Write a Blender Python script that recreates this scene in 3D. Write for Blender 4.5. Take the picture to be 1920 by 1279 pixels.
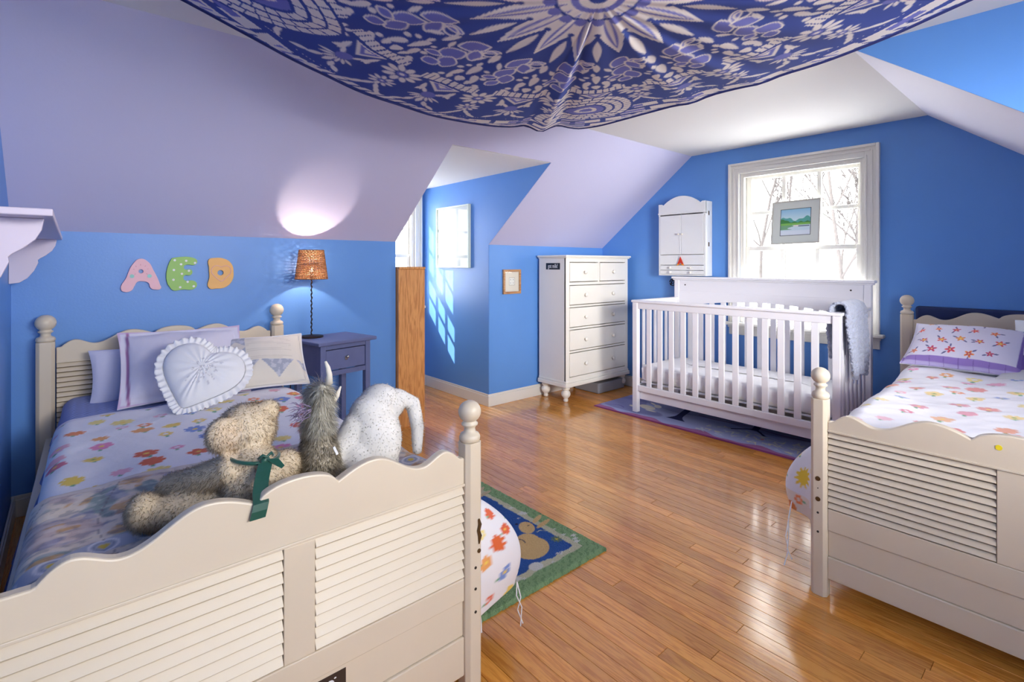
import bpy, bmesh, math, random
import numpy as np
from mathutils import Vector, Matrix, Euler
R = math.radians
random.seed(7); rng = np.random.default_rng(11)
for o in list(bpy.data.objects): bpy.data.objects.remove(o, do_unlink=True)
S = bpy.context.scene; C = S.collection

# ------------------------------------------------------------------ camera
cam = bpy.data.objects.new('camera', bpy.data.cameras.new('camera')); C.objects.link(cam)
cam.location = (0, 0, 1.22); cam.rotation_euler = (R(90), 0, R(-40.9))
cam.data.sensor_width = 36; cam.data.lens = 953/1920*36; cam.data.shift_y = -144.5/1920
cam.data.clip_start = 0.02; cam.data.clip_end = 300
S.camera = cam
# ------------------------------------------------------------------ world, sun, exposure
W = bpy.data.worlds.new('sky'); S.world = W; W.use_nodes = True
bg = W.node_tree.nodes['Background']
sky = W.node_tree.nodes.new('ShaderNodeTexSky'); sky.sky_type = 'HOSEK_WILKIE'
sky.sun_direction = Vector((-.55, .45, .5)).normalized(); sky.turbidity = 6; sky.ground_albedo = .6
mx = W.node_tree.nodes.new('ShaderNodeMix'); mx.data_type = 'RGBA'; mx.inputs[0].default_value = .85
W.node_tree.links.new(sky.outputs[0], mx.inputs[6]); mx.inputs[7].default_value = (1.0, .975, .945, 1)
W.node_tree.links.new(mx.outputs[2], bg.inputs[0]); bg.inputs[1].default_value = 12.0
S.view_settings.view_transform = 'Standard'; S.view_settings.look = 'None'
S.view_settings.exposure = 0.42; S.view_settings.gamma = 1; S.view_settings.use_curve_mapping = False

def light(name, kind, loc, power, col=(1, 1, 1), rot=None, size=None, target=None, portal=False):
    d = bpy.data.lights.new(name, kind); d.energy = power; d.color = col
    o = bpy.data.objects.new(name, d); C.objects.link(o); o.location = loc
    if rot: o.rotation_euler = [R(a) for a in rot]
    if target is not None:
        o.rotation_euler = (Vector(target)-Vector(loc)).to_track_quat('-Z', 'Y').to_euler()
    if kind == 'AREA':
        d.shape = 'RECTANGLE'; d.size, d.size_y = size
        if portal: d.cycles.is_portal = True
    return o
sun = light('sun', 'SUN', (-3, 8, 6), 9.0, (1, .96, .88)); sun.data.angle = R(.6)
sun.rotation_euler = Vector((.66, -.60, -.60)).to_track_quat('-Z', 'Y').to_euler()
# daylight entering through the three windows, then two added fill lamps
light('window_daylight_east', 'AREA', (4.40, 1.52, 1.33), 1, target=(0, 1.52, 1.33), size=(1.0, 1.3), portal=True)
light('window_daylight_dormer', 'AREA', (2.26, 4.66, 1.35), 1, target=(2.26, 0, 1.35), size=(.7, 1.1), portal=True)
light('window_daylight_south', 'AREA', (.435, -1.70, 1.41), 1, target=(.435, 3, 1.41), size=(1.1, 1.25), portal=True)
la = light('added_fill_south_soft', 'AREA', (1.35, -1.30, 1.82), 12, (1, .965, .92), target=(.35, 3.0, 1.30), size=(1.2, .5)); la.data.spread = R(84)  # added fill lamp behind the camera, brightens the left bed and slope
lc = light('added_fill_south_soft', 'AREA', (1.65, -1.30, 1.45), 13, (1, .975, .95), target=(3.85, 2.9, 1.0), size=(.8, .9)); lc.data.spread = R(56)  # added fill lamp in the south dormer, lifts the east half of the room

# ------------------------------------------------------------------ helpers
def srgb(r, g, b):
    f = lambda c: c/12.92 if c <= .04045 else ((c+.055)/1.055)**2.4
    return (f(r/255), f(g/255), f(b/255))
def mat(name, col, rough=.5, metal=0, bump=0, bscale=40, vary=0, vscale=3, attr=None, spec=.5, stretch=None, sheen=0, emit=None, coat=0):
    m = bpy.data.materials.new(name); m.use_nodes = True; nt = m.node_tree; N = nt.nodes; L = nt.links
    b = N['Principled BSDF']; b.inputs['Roughness'].default_value = rough; b.inputs['Metallic'].default_value = metal
    b.inputs['Specular IOR Level'].default_value = spec
    if sheen: b.inputs['Sheen Weight'].default_value = sheen
    if coat: b.inputs['Coat Weight'].default_value = coat; b.inputs['Coat Roughness'].default_value = .12
    tc = N.new('ShaderNodeNewGeometry').outputs['Position']
    if stretch:
        v = N.new('ShaderNodeVectorMath'); v.operation = 'MULTIPLY'; L.new(tc, v.inputs[0]); v.inputs[1].default_value = stretch; tc = v.outputs[0]
    src = None
    if attr:
        a = N.new('ShaderNodeAttribute'); a.attribute_name = attr; src = a.outputs['Color']
    else:
        c = N.new('ShaderNodeRGB'); c.outputs[0].default_value = (*col, 1); src = c.outputs[0]
    if vary:
        n = N.new('ShaderNodeTexNoise'); n.inputs['Scale'].default_value = vscale; n.inputs['Detail'].default_value = 4; L.new(tc, n.inputs['Vector'])
        r = N.new('ShaderNodeMapRange'); r.inputs[1].default_value = .3; r.inputs[2].default_value = .7
        r.inputs[3].default_value = 1-vary; r.inputs[4].default_value = 1+vary*.4; L.new(n.outputs[0], r.inputs[0])
        mm = N.new('ShaderNodeVectorMath'); mm.operation = 'SCALE'; L.new(src, mm.inputs[0]); L.new(r.outputs[0], mm.inputs['Scale']); src = mm.outputs[0]
    L.new(src, b.inputs['Base Color'])
    if bump:
        n = N.new('ShaderNodeTexNoise'); n.inputs['Scale'].default_value = bscale; n.inputs['Detail'].default_value = 3; L.new(tc, n.inputs['Vector'])
        bp = N.new('ShaderNodeBump'); bp.inputs['Strength'].default_value = bump; bp.inputs['Distance'].default_value = .01
        L.new(n.outputs[0], bp.inputs['Height']); L.new(bp.outputs[0], b.inputs['Normal'])
    if emit: b.inputs['Emission Color'].default_value = (*emit[0], 1); b.inputs['Emission Strength'].default_value = emit[1]
    return m
def glass_mat():
    m = bpy.data.materials.new('window_glass'); m.use_nodes = True; nt = m.node_tree; nt.nodes.clear()
    o = nt.nodes.new('ShaderNodeOutputMaterial'); x = nt.nodes.new('ShaderNodeMixShader'); t = nt.nodes.new('ShaderNodeBsdfTransparent')
    g = nt.nodes.new('ShaderNodeBsdfGlossy'); g.inputs['Roughness'].default_value = .02; f = nt.nodes.new('ShaderNodeFresnel'); f.inputs[0].default_value = 1.45
    t.inputs[0].default_value = (.97, .98, .98, 1)
    ge = nt.nodes.new('ShaderNodeNewGeometry'); su = nt.nodes.new('ShaderNodeMath'); su.operation = 'SUBTRACT'; su.inputs[0].default_value = 1; nt.links.new(ge.outputs['Backfacing'], su.inputs[1]); mu = nt.nodes.new('ShaderNodeMath'); mu.operation = 'MULTIPLY'; nt.links.new(su.outputs[0], mu.inputs[0]); nt.links.new(f.outputs[0], mu.inputs[1])
    nt.links.new(mu.outputs[0], x.inputs[0]); nt.links.new(t.outputs[0], x.inputs[1]); nt.links.new(g.outputs[0], x.inputs[2]); nt.links.new(x.outputs[0], o.inputs[0])
    return m
M = {}
M['blue'] = mat('blue_wall_paint', srgb(98, 153, 226), .42, bump=.04, bscale=90, vary=.03)
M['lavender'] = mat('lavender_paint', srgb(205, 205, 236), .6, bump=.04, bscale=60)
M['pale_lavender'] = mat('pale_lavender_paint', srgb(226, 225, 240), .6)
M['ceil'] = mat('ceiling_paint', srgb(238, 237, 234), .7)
M['trim'] = mat('white_trim_paint', srgb(232, 230, 223), .35)
M['cream'] = mat('cream_bed_paint', srgb(222, 208, 186), .38, vary=.05, vscale=2.5)
M['louvre_backing'] = mat('brown_backing_wood', srgb(120, 98, 74), .6)
M['dresser'] = mat('ivory_dresser_paint', srgb(242, 238, 228), .35, vary=.03)
M['crib'] = mat('white_crib_paint', srgb(240, 239, 244), .35)
M['cabinet'] = mat('white_cabinet_paint', srgb(236, 238, 238), .4)
M['shelf'] = mat('lilac_shelf_paint', srgb(225, 214, 232), .5)
M['navy_paint'] = mat('slate_blue_paint', srgb(102, 112, 158), .45, vary=.08, vscale=12)
M['dark'] = mat('dark_metal', srgb(52, 40, 36), .5, .6)
M['brass'] = mat('aged_brass', srgb(110, 88, 60), .4, .8)
M['nickel'] = mat('nickel', srgb(190, 188, 184), .25, 1)
M['hole'] = mat('bolt_hole', srgb(50, 40, 32), .8)
M['glass'] = glass_mat()
M['white_cloth'] = mat('white_cotton', srgb(240, 239, 243), .9, bump=.25, bscale=30, sheen=.2)
M['print'] = mat('printed_cotton', (1, 1, 1), .85, attr='print', bump=.12, bscale=45, sheen=.1)
M['tapestry'] = mat('printed_tapestry_cotton', (1, 1, 1), .85, attr='print', bump=.05, bscale=300, spec=.2)
M['pile'] = mat('wool_pile', (1, 1, 1), .95, attr='print', bump=.9, bscale=260, spec=.1)
M['flat_rug'] = mat('woven_wool', (1, 1, 1), .9, attr='print', bump=.3, bscale=300, spec=.1)
M['picture'] = mat('picture_print', (1, 1, 1), .5, attr='print')
M['fur'] = mat('plush_fur', (1, 1, 1), .9, attr='print', spec=.1)
def fur_mat():
    m = bpy.data.materials.new('plush_strands'); m.use_nodes = True; nt = m.node_tree; nt.nodes.clear(); N = nt.nodes.new; L = nt.links.new
    o = N('ShaderNodeOutputMaterial'); x = N('ShaderNodeMixShader'); d = N('ShaderNodeBsdfDiffuse'); t = N('ShaderNodeBsdfTranslucent'); a = N('ShaderNodeAttribute'); a.attribute_name = 'print'
    L(a.outputs['Color'], d.inputs[0]); L(a.outputs['Color'], t.inputs[0]); x.inputs[0].default_value = .5; L(d.outputs[0], x.inputs[1]); L(t.outputs[0], x.inputs[2]); L(x.outputs[0], o.inputs[0]); return m
M['strand'] = fur_mat()
M['mattress'] = mat('mattress_ticking', srgb(238, 236, 230), .9)
M['green_ribbon'] = mat('green_satin', srgb(28, 82, 68), .35, sheen=.3)
M['dark_navy'] = mat('dark_navy_board', srgb(30, 46, 96), .6)
M['grey_plastic'] = mat('grey_plastic', srgb(150, 152, 160), .5)
M['chenille'] = mat('chenille_blanket', srgb(186, 193, 214), .95, bump=1.0, bscale=110, sheen=.5, vary=.12, vscale=40)
M['black'] = mat('black_vinyl', srgb(22, 20, 22), .4)
M['white_ink'] = mat('white_ink', srgb(235, 235, 235), .5)
M['slab'] = mat('floor_gap', srgb(112, 72, 40), .8)
M['bark'] = mat('bark', srgb(70, 66, 66), .95, vary=.2, vscale=8)
M['snow'] = mat('snow', srgb(235, 236, 240), .9)

def wood(name, base, dark, axis='Y', tone=None, rough=.3, scale=1.0, coat=0):
    m = bpy.data.materials.new(name); m.use_nodes = True; nt = m.node_tree; N = nt.nodes; L = nt.links
    b = N['Principled BSDF']; b.inputs['Roughness'].default_value = rough
    if coat: b.inputs['Coat Weight'].default_value = coat; b.inputs['Coat Roughness'].default_value = .1
    g = N.new('ShaderNodeNewGeometry').outputs['Position']
    at = N.new('ShaderNodeAttribute'); at.attribute_name = 'tone'
    off = N.new('ShaderNodeVectorMath'); off.operation = 'SCALE'; L.new(at.outputs['Color'], off.inputs[0]); off.inputs['Scale'].default_value = 40
    ad = N.new('ShaderNodeVectorMath'); L.new(g, ad.inputs[0]); L.new(off.outputs[0], ad.inputs[1])
    s = {'X': (2, 26, 26), 'Y': (26, 2, 26), 'Z': (26, 26, 2)}[axis]
    mu = N.new('ShaderNodeVectorMath'); mu.operation = 'MULTIPLY'; L.new(ad.outputs[0], mu.inputs[0]); mu.inputs[1].default_value = [q*scale for q in s]
    n1 = N.new('ShaderNodeTexNoise'); n1.inputs['Scale'].default_value = 1; n1.inputs['Detail'].default_value = 5; n1.inputs['Distortion'].default_value = 1.2; L.new(mu.outputs[0], n1.inputs['Vector'])
    wv = N.new('ShaderNodeMath'); wv.operation = 'MULTIPLY'; L.new(n1.outputs[0], wv.inputs[0]); wv.inputs[1].default_value = 34
    sn = N.new('ShaderNodeMath'); sn.operation = 'SINE'; L.new(wv.outputs[0], sn.inputs[0])
    n2 = N.new('ShaderNodeTexNoise'); n2.inputs['Scale'].default_value = 7; n2.inputs['Detail'].default_value = 3; L.new(mu.outputs[0], n2.inputs['Vector'])
    cb = N.new('ShaderNodeMath'); cb.operation = 'MULTIPLY_ADD'; L.new(sn.outputs[0], cb.inputs[0]); cb.inputs[1].default_value = .17; L.new(n2.outputs[0], cb.inputs[2])
    rp = N.new('ShaderNodeValToRGB'); rp.color_ramp.elements[0].position = .25; rp.color_ramp.elements[0].color = (*dark, 1)
    rp.color_ramp.elements[1].position = .62; rp.color_ramp.elements[1].color = (*base, 1); L.new(cb.outputs[0], rp.inputs[0])
    src = rp.outputs[0]
    sp = N.new('ShaderNodeSeparateColor'); L.new(at.outputs['Color'], sp.inputs[0])
    mr = N.new('ShaderNodeMapRange'); mr.inputs[3].default_value = .82; mr.inputs[4].default_value = 1.15; L.new(sp.outputs[0], mr.inputs[0])
    if tone:
        sc = N.new('ShaderNodeVectorMath'); sc.operation = 'SCALE'; L.new(src, sc.inputs[0]); L.new(mr.outputs[0], sc.inputs['Scale']); src = sc.outputs[0]
    L.new(src, b.inputs['Base Color'])
    bp = N.new('ShaderNodeBump'); bp.inputs['Strength'].default_value = .06; bp.inputs['Distance'].default_value = .004
    L.new(cb.outputs[0], bp.inputs['Height']); L.new(bp.outputs[0], b.inputs['Normal'])
    return m
M['oak'] = wood('oak_floor', srgb(232, 160, 72), srgb(206, 130, 52), 'Y', tone=True, rough=.17, coat=.5)
M['pine'] = wood('honey_pine', srgb(222, 160, 98), srgb(190, 126, 68), 'Z', rough=.4, scale=.8)
M['frame_wood'] = wood('frame_wood', srgb(196, 148, 100), srgb(150, 100, 60), 'X', rough=.45)

def tag(o, label=None, cat=None, group=None, kind=None):
    for k, v in (('label', label), ('category', cat), ('group', group), ('kind', kind)):
        if v: o[k] = v
    return o
def thing(name, loc, label, cat, group=None):
    o = bpy.data.objects.new(name, None); C.objects.link(o); o.location = loc; o.empty_display_size = .05
    return tag(o, label, cat, group)
def wpos(p):
    v = Vector((0, 0, 0))
    while p is not None: v = v + p.location; p = p.parent
    return v
class MB:
    def __init__(s): s.v = []; s.f = []; s.m = []; s.mi = 0
    def add(s, vs, fs):
        k = len(s.v); s.v += [tuple(v) for v in vs]; s.f += [tuple(i+k for i in f) for f in fs]; s.m += [s.mi]*len(fs); return s
    def box(s, x0, x1, y0, y1, z0, z1, rot=None, piv=None):
        vs = [Vector((x, y, z)) for x in (x0, x1) for y in (y0, y1) for z in (z0, z1)]
        if rot is not None: piv = Vector(piv); vs = [rot @ (v-piv)+piv for v in vs]
        return s.add(vs, [(0, 1, 3, 2), (4, 6, 7, 5), (0, 4, 5, 1), (2, 3, 7, 6), (0, 2, 6, 4), (1, 5, 7, 3)])
    def prism(s, pts, d):
        """closed polygon (3D, planar) pushed along vector d"""
        n = len(pts); d = Vector(d); a = [Vector(p) for p in pts]; b = [p+d for p in a]
        return s.add(a+b, [tuple(range(n))[::-1], tuple(range(n, 2*n))]+[(i, (i+1) % n, (i+1) % n+n, i+n) for i in range(n)])
    def tube(s, path, r, seg=8, closed=False, cap=True):
        P = [Vector(p) for p in path]; n = len(P); rs = r if hasattr(r, '__len__') else [r]*n
        vs = []; up = None
        for i in range(n):
            t = (P[(i+1) % n]-P[i-1]) if closed else (P[min(i+1, n-1)]-P[max(i-1, 0)])
            t.normalize()
            if up is None: up = t.orthogonal().normalized()
            up = (up-t*up.dot(t));
            if up.length < 1e-6: up = t.orthogonal()
            up.normalize(); w = t.cross(up)
            for k in range(seg):
                a = 2*math.pi*k/seg; vs.append(P[i]+(up*math.cos(a)+w*math.sin(a))*rs[i])
        fs = []
        for i in range(n if closed else n-1):
            j = (i+1) % n
            for k in range(seg): fs.append((i*seg+k, i*seg+(k+1) % seg, j*seg+(k+1) % seg, j*seg+k))
        if cap and not closed: fs += [tuple(range(seg))[::-1], tuple((n-1)*seg+k for k in range(seg))]
        return s.add(vs, fs)
    def lathe(s, prof, c, seg=24, axis='z'):
        c = Vector(c); vs = []; n = len(prof)
        for r, z in prof:
            for k in range(seg):
                a = 2*math.pi*k/seg; u, w = r*math.cos(a), r*math.sin(a)
                vs.append(c+Vector({'z': (u, w, z), 'y': (u, z, w), 'x': (z, u, w)}[axis]))
        fs = [(i*seg+k, i*seg+(k+1) % seg, (i+1)*seg+(k+1) % seg, (i+1)*seg+k) for i in range(n-1) for k in range(seg)]
        fs += [tuple(range(seg))[::-1], tuple((n-1)*seg+k for k in range(seg))]
        return s.add(vs, fs)
    def ell(s, c, r, seg=16, rings=10, rot=None):
        c = Vector(c); vs = []
        for i in range(rings+1):
            t = math.pi*i/rings
            for k in range(seg):
                a = 2*math.pi*k/seg; p = Vector((r[0]*math.sin(t)*math.cos(a), r[1]*math.sin(t)*math.sin(a), r[2]*math.cos(t)))
                if rot is not None: p = rot @ p
                vs.append(c+p)
        return s.add(vs, [(i*seg+k, i*seg+(k+1) % seg, (i+1)*seg+(k+1) % seg, (i+1)*seg+k) for i in range(rings) for k in range(seg)])
    def build(s, name, mats, parent=None, smooth=False, bevel=0, tone=None, merge=False, sub=0, auto=False):
        me = bpy.data.meshes.new(name); off = wpos(parent)
        me.from_pydata([(v[0]-off.x, v[1]-off.y, v[2]-off.z) for v in s.v], [], s.f)
        mats = mats if isinstance(mats, (list, tuple)) else [mats]
        for m in mats: me.materials.append(m)
        if len(mats) > 1: me.polygons.foreach_set('material_index', s.m)
        bm = bmesh.new(); bm.from_mesh(me)
        if merge: bmesh.ops.remove_doubles(bm, verts=bm.verts, dist=1e-5)
        bmesh.ops.recalc_face_normals(bm, faces=bm.faces); bm.to_mesh(me); bm.free()
        if smooth: me.polygons.foreach_set('use_smooth', [True]*len(me.polygons))
        if tone is not None:
            a = me.color_attributes.new('tone', 'FLOAT_COLOR', 'POINT')
            t = tone if isinstance(tone, np.ndarray) else np.tile([tone, random.random(), random.random(), 1], (len(me.vertices), 1))
            a.data.foreach_set('color', np.asarray(t, dtype=np.float32).ravel())
        o = bpy.data.objects.new(name, me); C.objects.link(o)
        if parent is not None: o.parent = parent
        if bevel:
            b = o.modifiers.new('bevel', 'BEVEL'); b.width = bevel; b.segments = 2; b.limit_method = 'ANGLE'; b.angle_limit = R(40)
            b.use_clamp_overlap = True
            if auto: me.polygons.foreach_set('use_smooth', [True]*len(me.polygons))
        if sub: q = o.modifiers.new('sub', 'SUBSURF'); q.levels = sub; q.render_levels = sub
        me.update(); return o
def struct(name, mb, m, **k):
    o = mb.build(name, m, **k); o['kind'] = 'structure'; return o
def grid(name, P, col=None, m=None, parent=None, solid=0, offset=-1, closed_u=False):
    """P: (nu,nv,3) array of points -> smooth sheet; col (nu,nv,3) linear colour"""
    nu, nv = P.shape[:2]; off = wpos(parent)
    V = (P.reshape(-1, 3)-np.array(off)).astype(np.float32)
    I = np.arange(nu*nv).reshape(nu, nv)
    if closed_u: I = np.vstack([I, I[:1]])
    F = np.stack([I[:-1, :-1], I[1:, :-1], I[1:, 1:], I[:-1, 1:]], -1).reshape(-1, 4)
    me = bpy.data.meshes.new(name); me.vertices.add(len(V)); me.vertices.foreach_set('co', V.ravel())
    me.loops.add(F.size); me.loops.foreach_set('vertex_index', F.ravel().astype(np.int32))
    me.polygons.add(len(F)); me.polygons.foreach_set('loop_start', np.arange(0, F.size, 4, dtype=np.int32))
    me.polygons.foreach_set('loop_total', np.full(len(F), 4, dtype=np.int32))
    me.update(calc_edges=True); me.validate(); me.polygons.foreach_set('use_smooth', np.ones(len(me.polygons), bool))
    if col is not None:
        a = me.color_attributes.new('print', 'FLOAT_COLOR', 'POINT'); c = np.ones((len(V), 4), np.float32); c[:, :3] = col.reshape(-1, 3)
        a.data.foreach_set('color', c.ravel())
    if m: me.materials.append(m)
    o = bpy.data.objects.new(name, me); C.objects.link(o)
    if parent is not None: o.parent = parent
    if solid: q = o.modifiers.new('solid', 'SOLIDIFY'); q.thickness = solid; q.offset = offset
    return o
def noise(x, y, f=1.0, seed=0, oct=3):
    r = np.random.default_rng(seed); z = 0*x
    for k in range(oct):
        for j in range(5):
            a = r.uniform(0, 6.28); w = f*(2**k)*r.uniform(.7, 1.4)
            z = z+np.sin(w*(x*np.cos(a)+y*np.sin(a))+r.uniform(0, 6.28))/(5*2**k)
    return z
def sstep(a, b, x): t = np.clip((x-a)/(b-a), 0, 1); return t*t*(3-2*t)
def put(col, mask, c):
    mask = np.clip(mask, 0, 1)[..., None]; col[...] = col*(1-mask)+np.array(c)*mask
def aa(d, w=.0015): return np.clip(.5-d/w, 0, 1)        # signed distance -> coverage

# ------------------------------------------------------------------ room dimensions
XW, XE, YN, YS = -.22, 4.22, 3.42, -.45
ZC, ZK = 2.19, 1.385                       # flat ceiling, knee wall
YC0, YC1 = .73, 2.40                       # flat ceiling strip
XD0, XD1, YDW, ZD = 1.82, 2.70, 4.50, 1.975  # dormer
SL = (ZC-ZK)/(YN-YC1)
YDc = YC1+(ZC-ZD)/SL                       # where dormer ceiling meets the slope
T = .12
# floor
fl = struct('floor', MB().box(XW-T, XE+T, -1.6, YN+T, -.12, -.011).box(XD0-T, XD1+T, YN, YDW+T, -.12, -.011), M['slab'])
pw = .057
cand = []
x = XW
while x < XE-.001:
    x1 = min(x+pw, XE); yend = YDW if XD0 <= x and x1 <= XD1+.03 else YN
    y = -1.55-random.random()*.8
    while y < yend:
        l = random.uniform(.45, 1.5); y1 = min(y+l, yend)
        a = max(y, -1.5)
        if y1 > a+.02: cand.append((x, x1, a, y1))
        y = y1
    x = x1
def plank(mb, x0, x1, y0, y1):
    g = .0005; b = .0010
    x0 += g; x1 -= g; y0 += g; y1 -= g
    vs = [(x0, y0, -.0115), (x1, y0, -.0115), (x1, y1, -.0115), (x0, y1, -.0115), (x0, y0, -b), (x1, y0, -b), (x1, y1, -b), (x0, y1, -b),
          (x0+b, y0+b, 0), (x1-b, y0+b, 0), (x1-b, y1-b, 0), (x0+b, y1-b, 0)]
    fs = [(0, 1, 2, 3)]+[(i, (i+1) % 4, (i+1) % 4+4, i+4) for i in range(4)]+[(i+4, (i+1) % 4+4, (i+1) % 4+8, i+8) for i in range(4)]+[(8, 9, 10, 11)]
    mb.add(vs, fs)
def vis(p):
    cx, cy = (p[0]+p[1])/2, (p[2]+p[3])/2; Dp = cx*.655+cy*.756
    if Dp < .9 or (cx < .9 and cy > 1.0) or (cx > 2.15 and cy < .6) or (cx < .8): return 99+abs(Dp)
    u = (cx*.756-cy*.655)/Dp
    return (Dp if abs(u) < 1.15 else 50+Dp)
cand.sort(key=vis)
for p in cand[:290]:
    mb = MB(); plank(mb, *p); mb.build('plank', M['oak'], fl, tone=random.random())
mb = MB(); tones = []
for p in cand[290:]:
    plank(mb, *p); tones += [[random.random(), random.random(), random.random(), 1]]*12
o = mb.build('plank', M['oak'], fl, tone=np.array(tones)); o['kind'] = 'stuff'

def poly(name, pts, d, m, parts=None):
    mb = MB()
    for pp in (parts or [pts]): mb.prism(pp, d)
    return struct(name, mb, m)
E_, N_ = (T, 0, 0), (0, T, 0)
# east gable wall with window hole
wy0, wy1, wz0, wz1 = 1.075, 1.962, .735, 1.970
YS0 = YC0-(ZC-1.30)/.75
zsl = lambda y: ZC-(y-YC1)*SL
poly('wall_east', None, E_, M['blue'], parts=[
    [(XE, YS0, 0), (XE, wy0, 0), (XE, wy0, ZC), (XE, YC0, ZC), (XE, YS0, 1.30)],
    [(XE, wy1, 0), (XE, YN, 0), (XE, YN, ZK), (XE, YC1, ZC), (XE, wy1, ZC)],
    [(XE, wy0, 0), (XE, wy1, 0), (XE, wy1, wz0), (XE, wy0, wz0)],
    [(XE, wy0, wz1), (XE, wy1, wz1), (XE, wy1, ZC), (XE, wy0, ZC)]])
poly('wall_west', [(XW, -1.5, 0), (XW, YN, 0), (XW, YN, ZK), (XW, YC1, ZC), (XW, -1.5, ZC)], (-T, 0, 0), M['blue'])
poly('wall_north', None, N_, M['blue'], parts=[[(XW-T, YN, 0), (XD0-.002, YN, 0), (XD0-.002, YN, ZK), (XW-T, YN, ZK)], [(XD1+.002, YN, 0), (XE+T, YN, 0), (XE+T, YN, ZK), (XD1+.002, YN, ZK)]])
# dormer
poly('wall_dormer_east', [(XD1, YN+.003, 0), (XD1, YDW, 0), (XD1, YDW, ZD), (XD1, YDc+.005, ZD), (XD1, YN+.003, ZK+.002)], (T, 0, 0), M['blue'])
poly('wall_dormer_west', [(XD0, YN+.003, 0), (XD0, YDW, 0), (XD0, YDW, ZD), (XD0, YDc+.005, ZD), (XD0, YN+.003, ZK+.002)], (-T, 0, 0), M['blue'])
dx0, dx1, dz0, dz1 = 1.93, 2.60, .80, 1.87
poly('wall_dormer_north', None, N_, M['blue'], parts=[
    [(XD0-T, YDW, 0), (dx0, YDW, 0), (dx0, YDW, ZD+T), (XD0-T, YDW, ZD+T)], [(dx1, YDW, 0), (XD1+T, YDW, 0), (XD1+T, YDW, ZD+T), (dx1, YDW, ZD+T)],
    [(dx0, YDW, 0), (dx1, YDW, 0), (dx1, YDW, dz0), (dx0, YDW, dz0)], [(dx0, YDW, dz1), (dx1, YDW, dz1), (dx1, YDW, ZD+T), (dx0, YDW, ZD+T)]])
poly('ceiling', [(XD0-T, YDc+.02, ZD), (XD1+T, YDc+.02, ZD), (XD1+T, YDW+T, ZD), (XD0-T, YDW+T, ZD)], (0, 0, T), M['ceil'])
# north slope in three pieces round the dormer mouth
nd = Vector((0, SL, 1)).normalized()*T
sl = lambda y: ZC-(y-YC1)*SL
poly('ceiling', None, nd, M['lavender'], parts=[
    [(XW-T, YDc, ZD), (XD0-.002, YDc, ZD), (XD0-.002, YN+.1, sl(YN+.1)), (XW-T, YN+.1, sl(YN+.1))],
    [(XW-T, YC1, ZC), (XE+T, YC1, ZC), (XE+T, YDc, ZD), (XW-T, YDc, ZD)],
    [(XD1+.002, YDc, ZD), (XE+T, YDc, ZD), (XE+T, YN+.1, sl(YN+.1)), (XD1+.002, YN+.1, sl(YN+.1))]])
# flat ceiling, south slope, south dormer
XS = 2.66
poly('ceiling', None, (0, 0, T), M['ceil'], parts=[
    [(XW-T, YC0, ZC), (XE+T, YC0, ZC), (XE+T, YC1+.05, ZC), (XW-T, YC1+.05, ZC)], [(XW-T, -1.6, ZC), (XS+T, -1.6, ZC), (XS+T, YC0, ZC), (XW-T, YC0, ZC)]])
sd = Vector((0, -.75, 1)).normalized()*T
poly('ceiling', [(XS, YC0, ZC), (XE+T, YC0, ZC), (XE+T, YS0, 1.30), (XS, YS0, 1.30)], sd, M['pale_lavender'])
poly('wall_cheek', [(XS+.004, YC0-.001, ZC), (XS+.004, -1.5, ZC), (XS+.004, -1.5, 0), (XS+.004, YS0, 0), (XS+.004, YS0, 1.30)], (-.012, 0, 0), M['blue'])
poly('wall_southeast', [(XS, YS0, 0), (XE+T, YS0, 0), (XE+T, YS0, 1.30), (XS, YS0, 1.30)], (0, -T, 0), M['blue'])
sx0, sx1, sz0, sz1 = -.05, .92, .85, 1.98
poly('wall_south', None, (0, -T, 0), M['blue'], parts=[
    [(XW-T, -1.5, 0), (sx0, -1.5, 0), (sx0, -1.5, ZC), (XW-T, -1.5, ZC)], [(sx1, -1.5, 0), (XS+T, -1.5, 0), (XS+T, -1.5, ZC), (sx1, -1.5, ZC)],
    [(sx0, -1.5, 0), (sx1, -1.5, 0), (sx1, -1.5, sz0), (sx0, -1.5, sz0)], [(sx0, -1.5, sz1), (sx1, -1.5, sz1), (sx1, -1.5, ZC), (sx0, -1.5, ZC)]])
# baseboards
def bb(name, x0, x1, y0, y1):
    h = .105; mb = MB().box(x0, x1, y0, y1, 0, h-.018)
    mb.box(x0 + (.004 if x1-x0 < .1 else 0), x1-(.004 if x1-x0 < .1 else 0), y0+(.004 if y1-y0 < .1 else 0), y1-(.004 if y1-y0 < .1 else 0), h-.018, h)
    return struct(name, mb, M['trim'], bevel=.003)
bb('baseboard_north', XW, XD0-.002, YN-.017, YN-.001); bb('baseboard_north', XD1-.016, XE-.018, YN-.017, YN-.001)
bb('baseboard_dormer', XD1-.017, XD1-.001, YN, YDW); bb('baseboard_east', XE-.017, XE-.001, YS0, YN)
bb('baseboard_west', XW+.001, XW+.017, -1.5, YN-.018)

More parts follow.
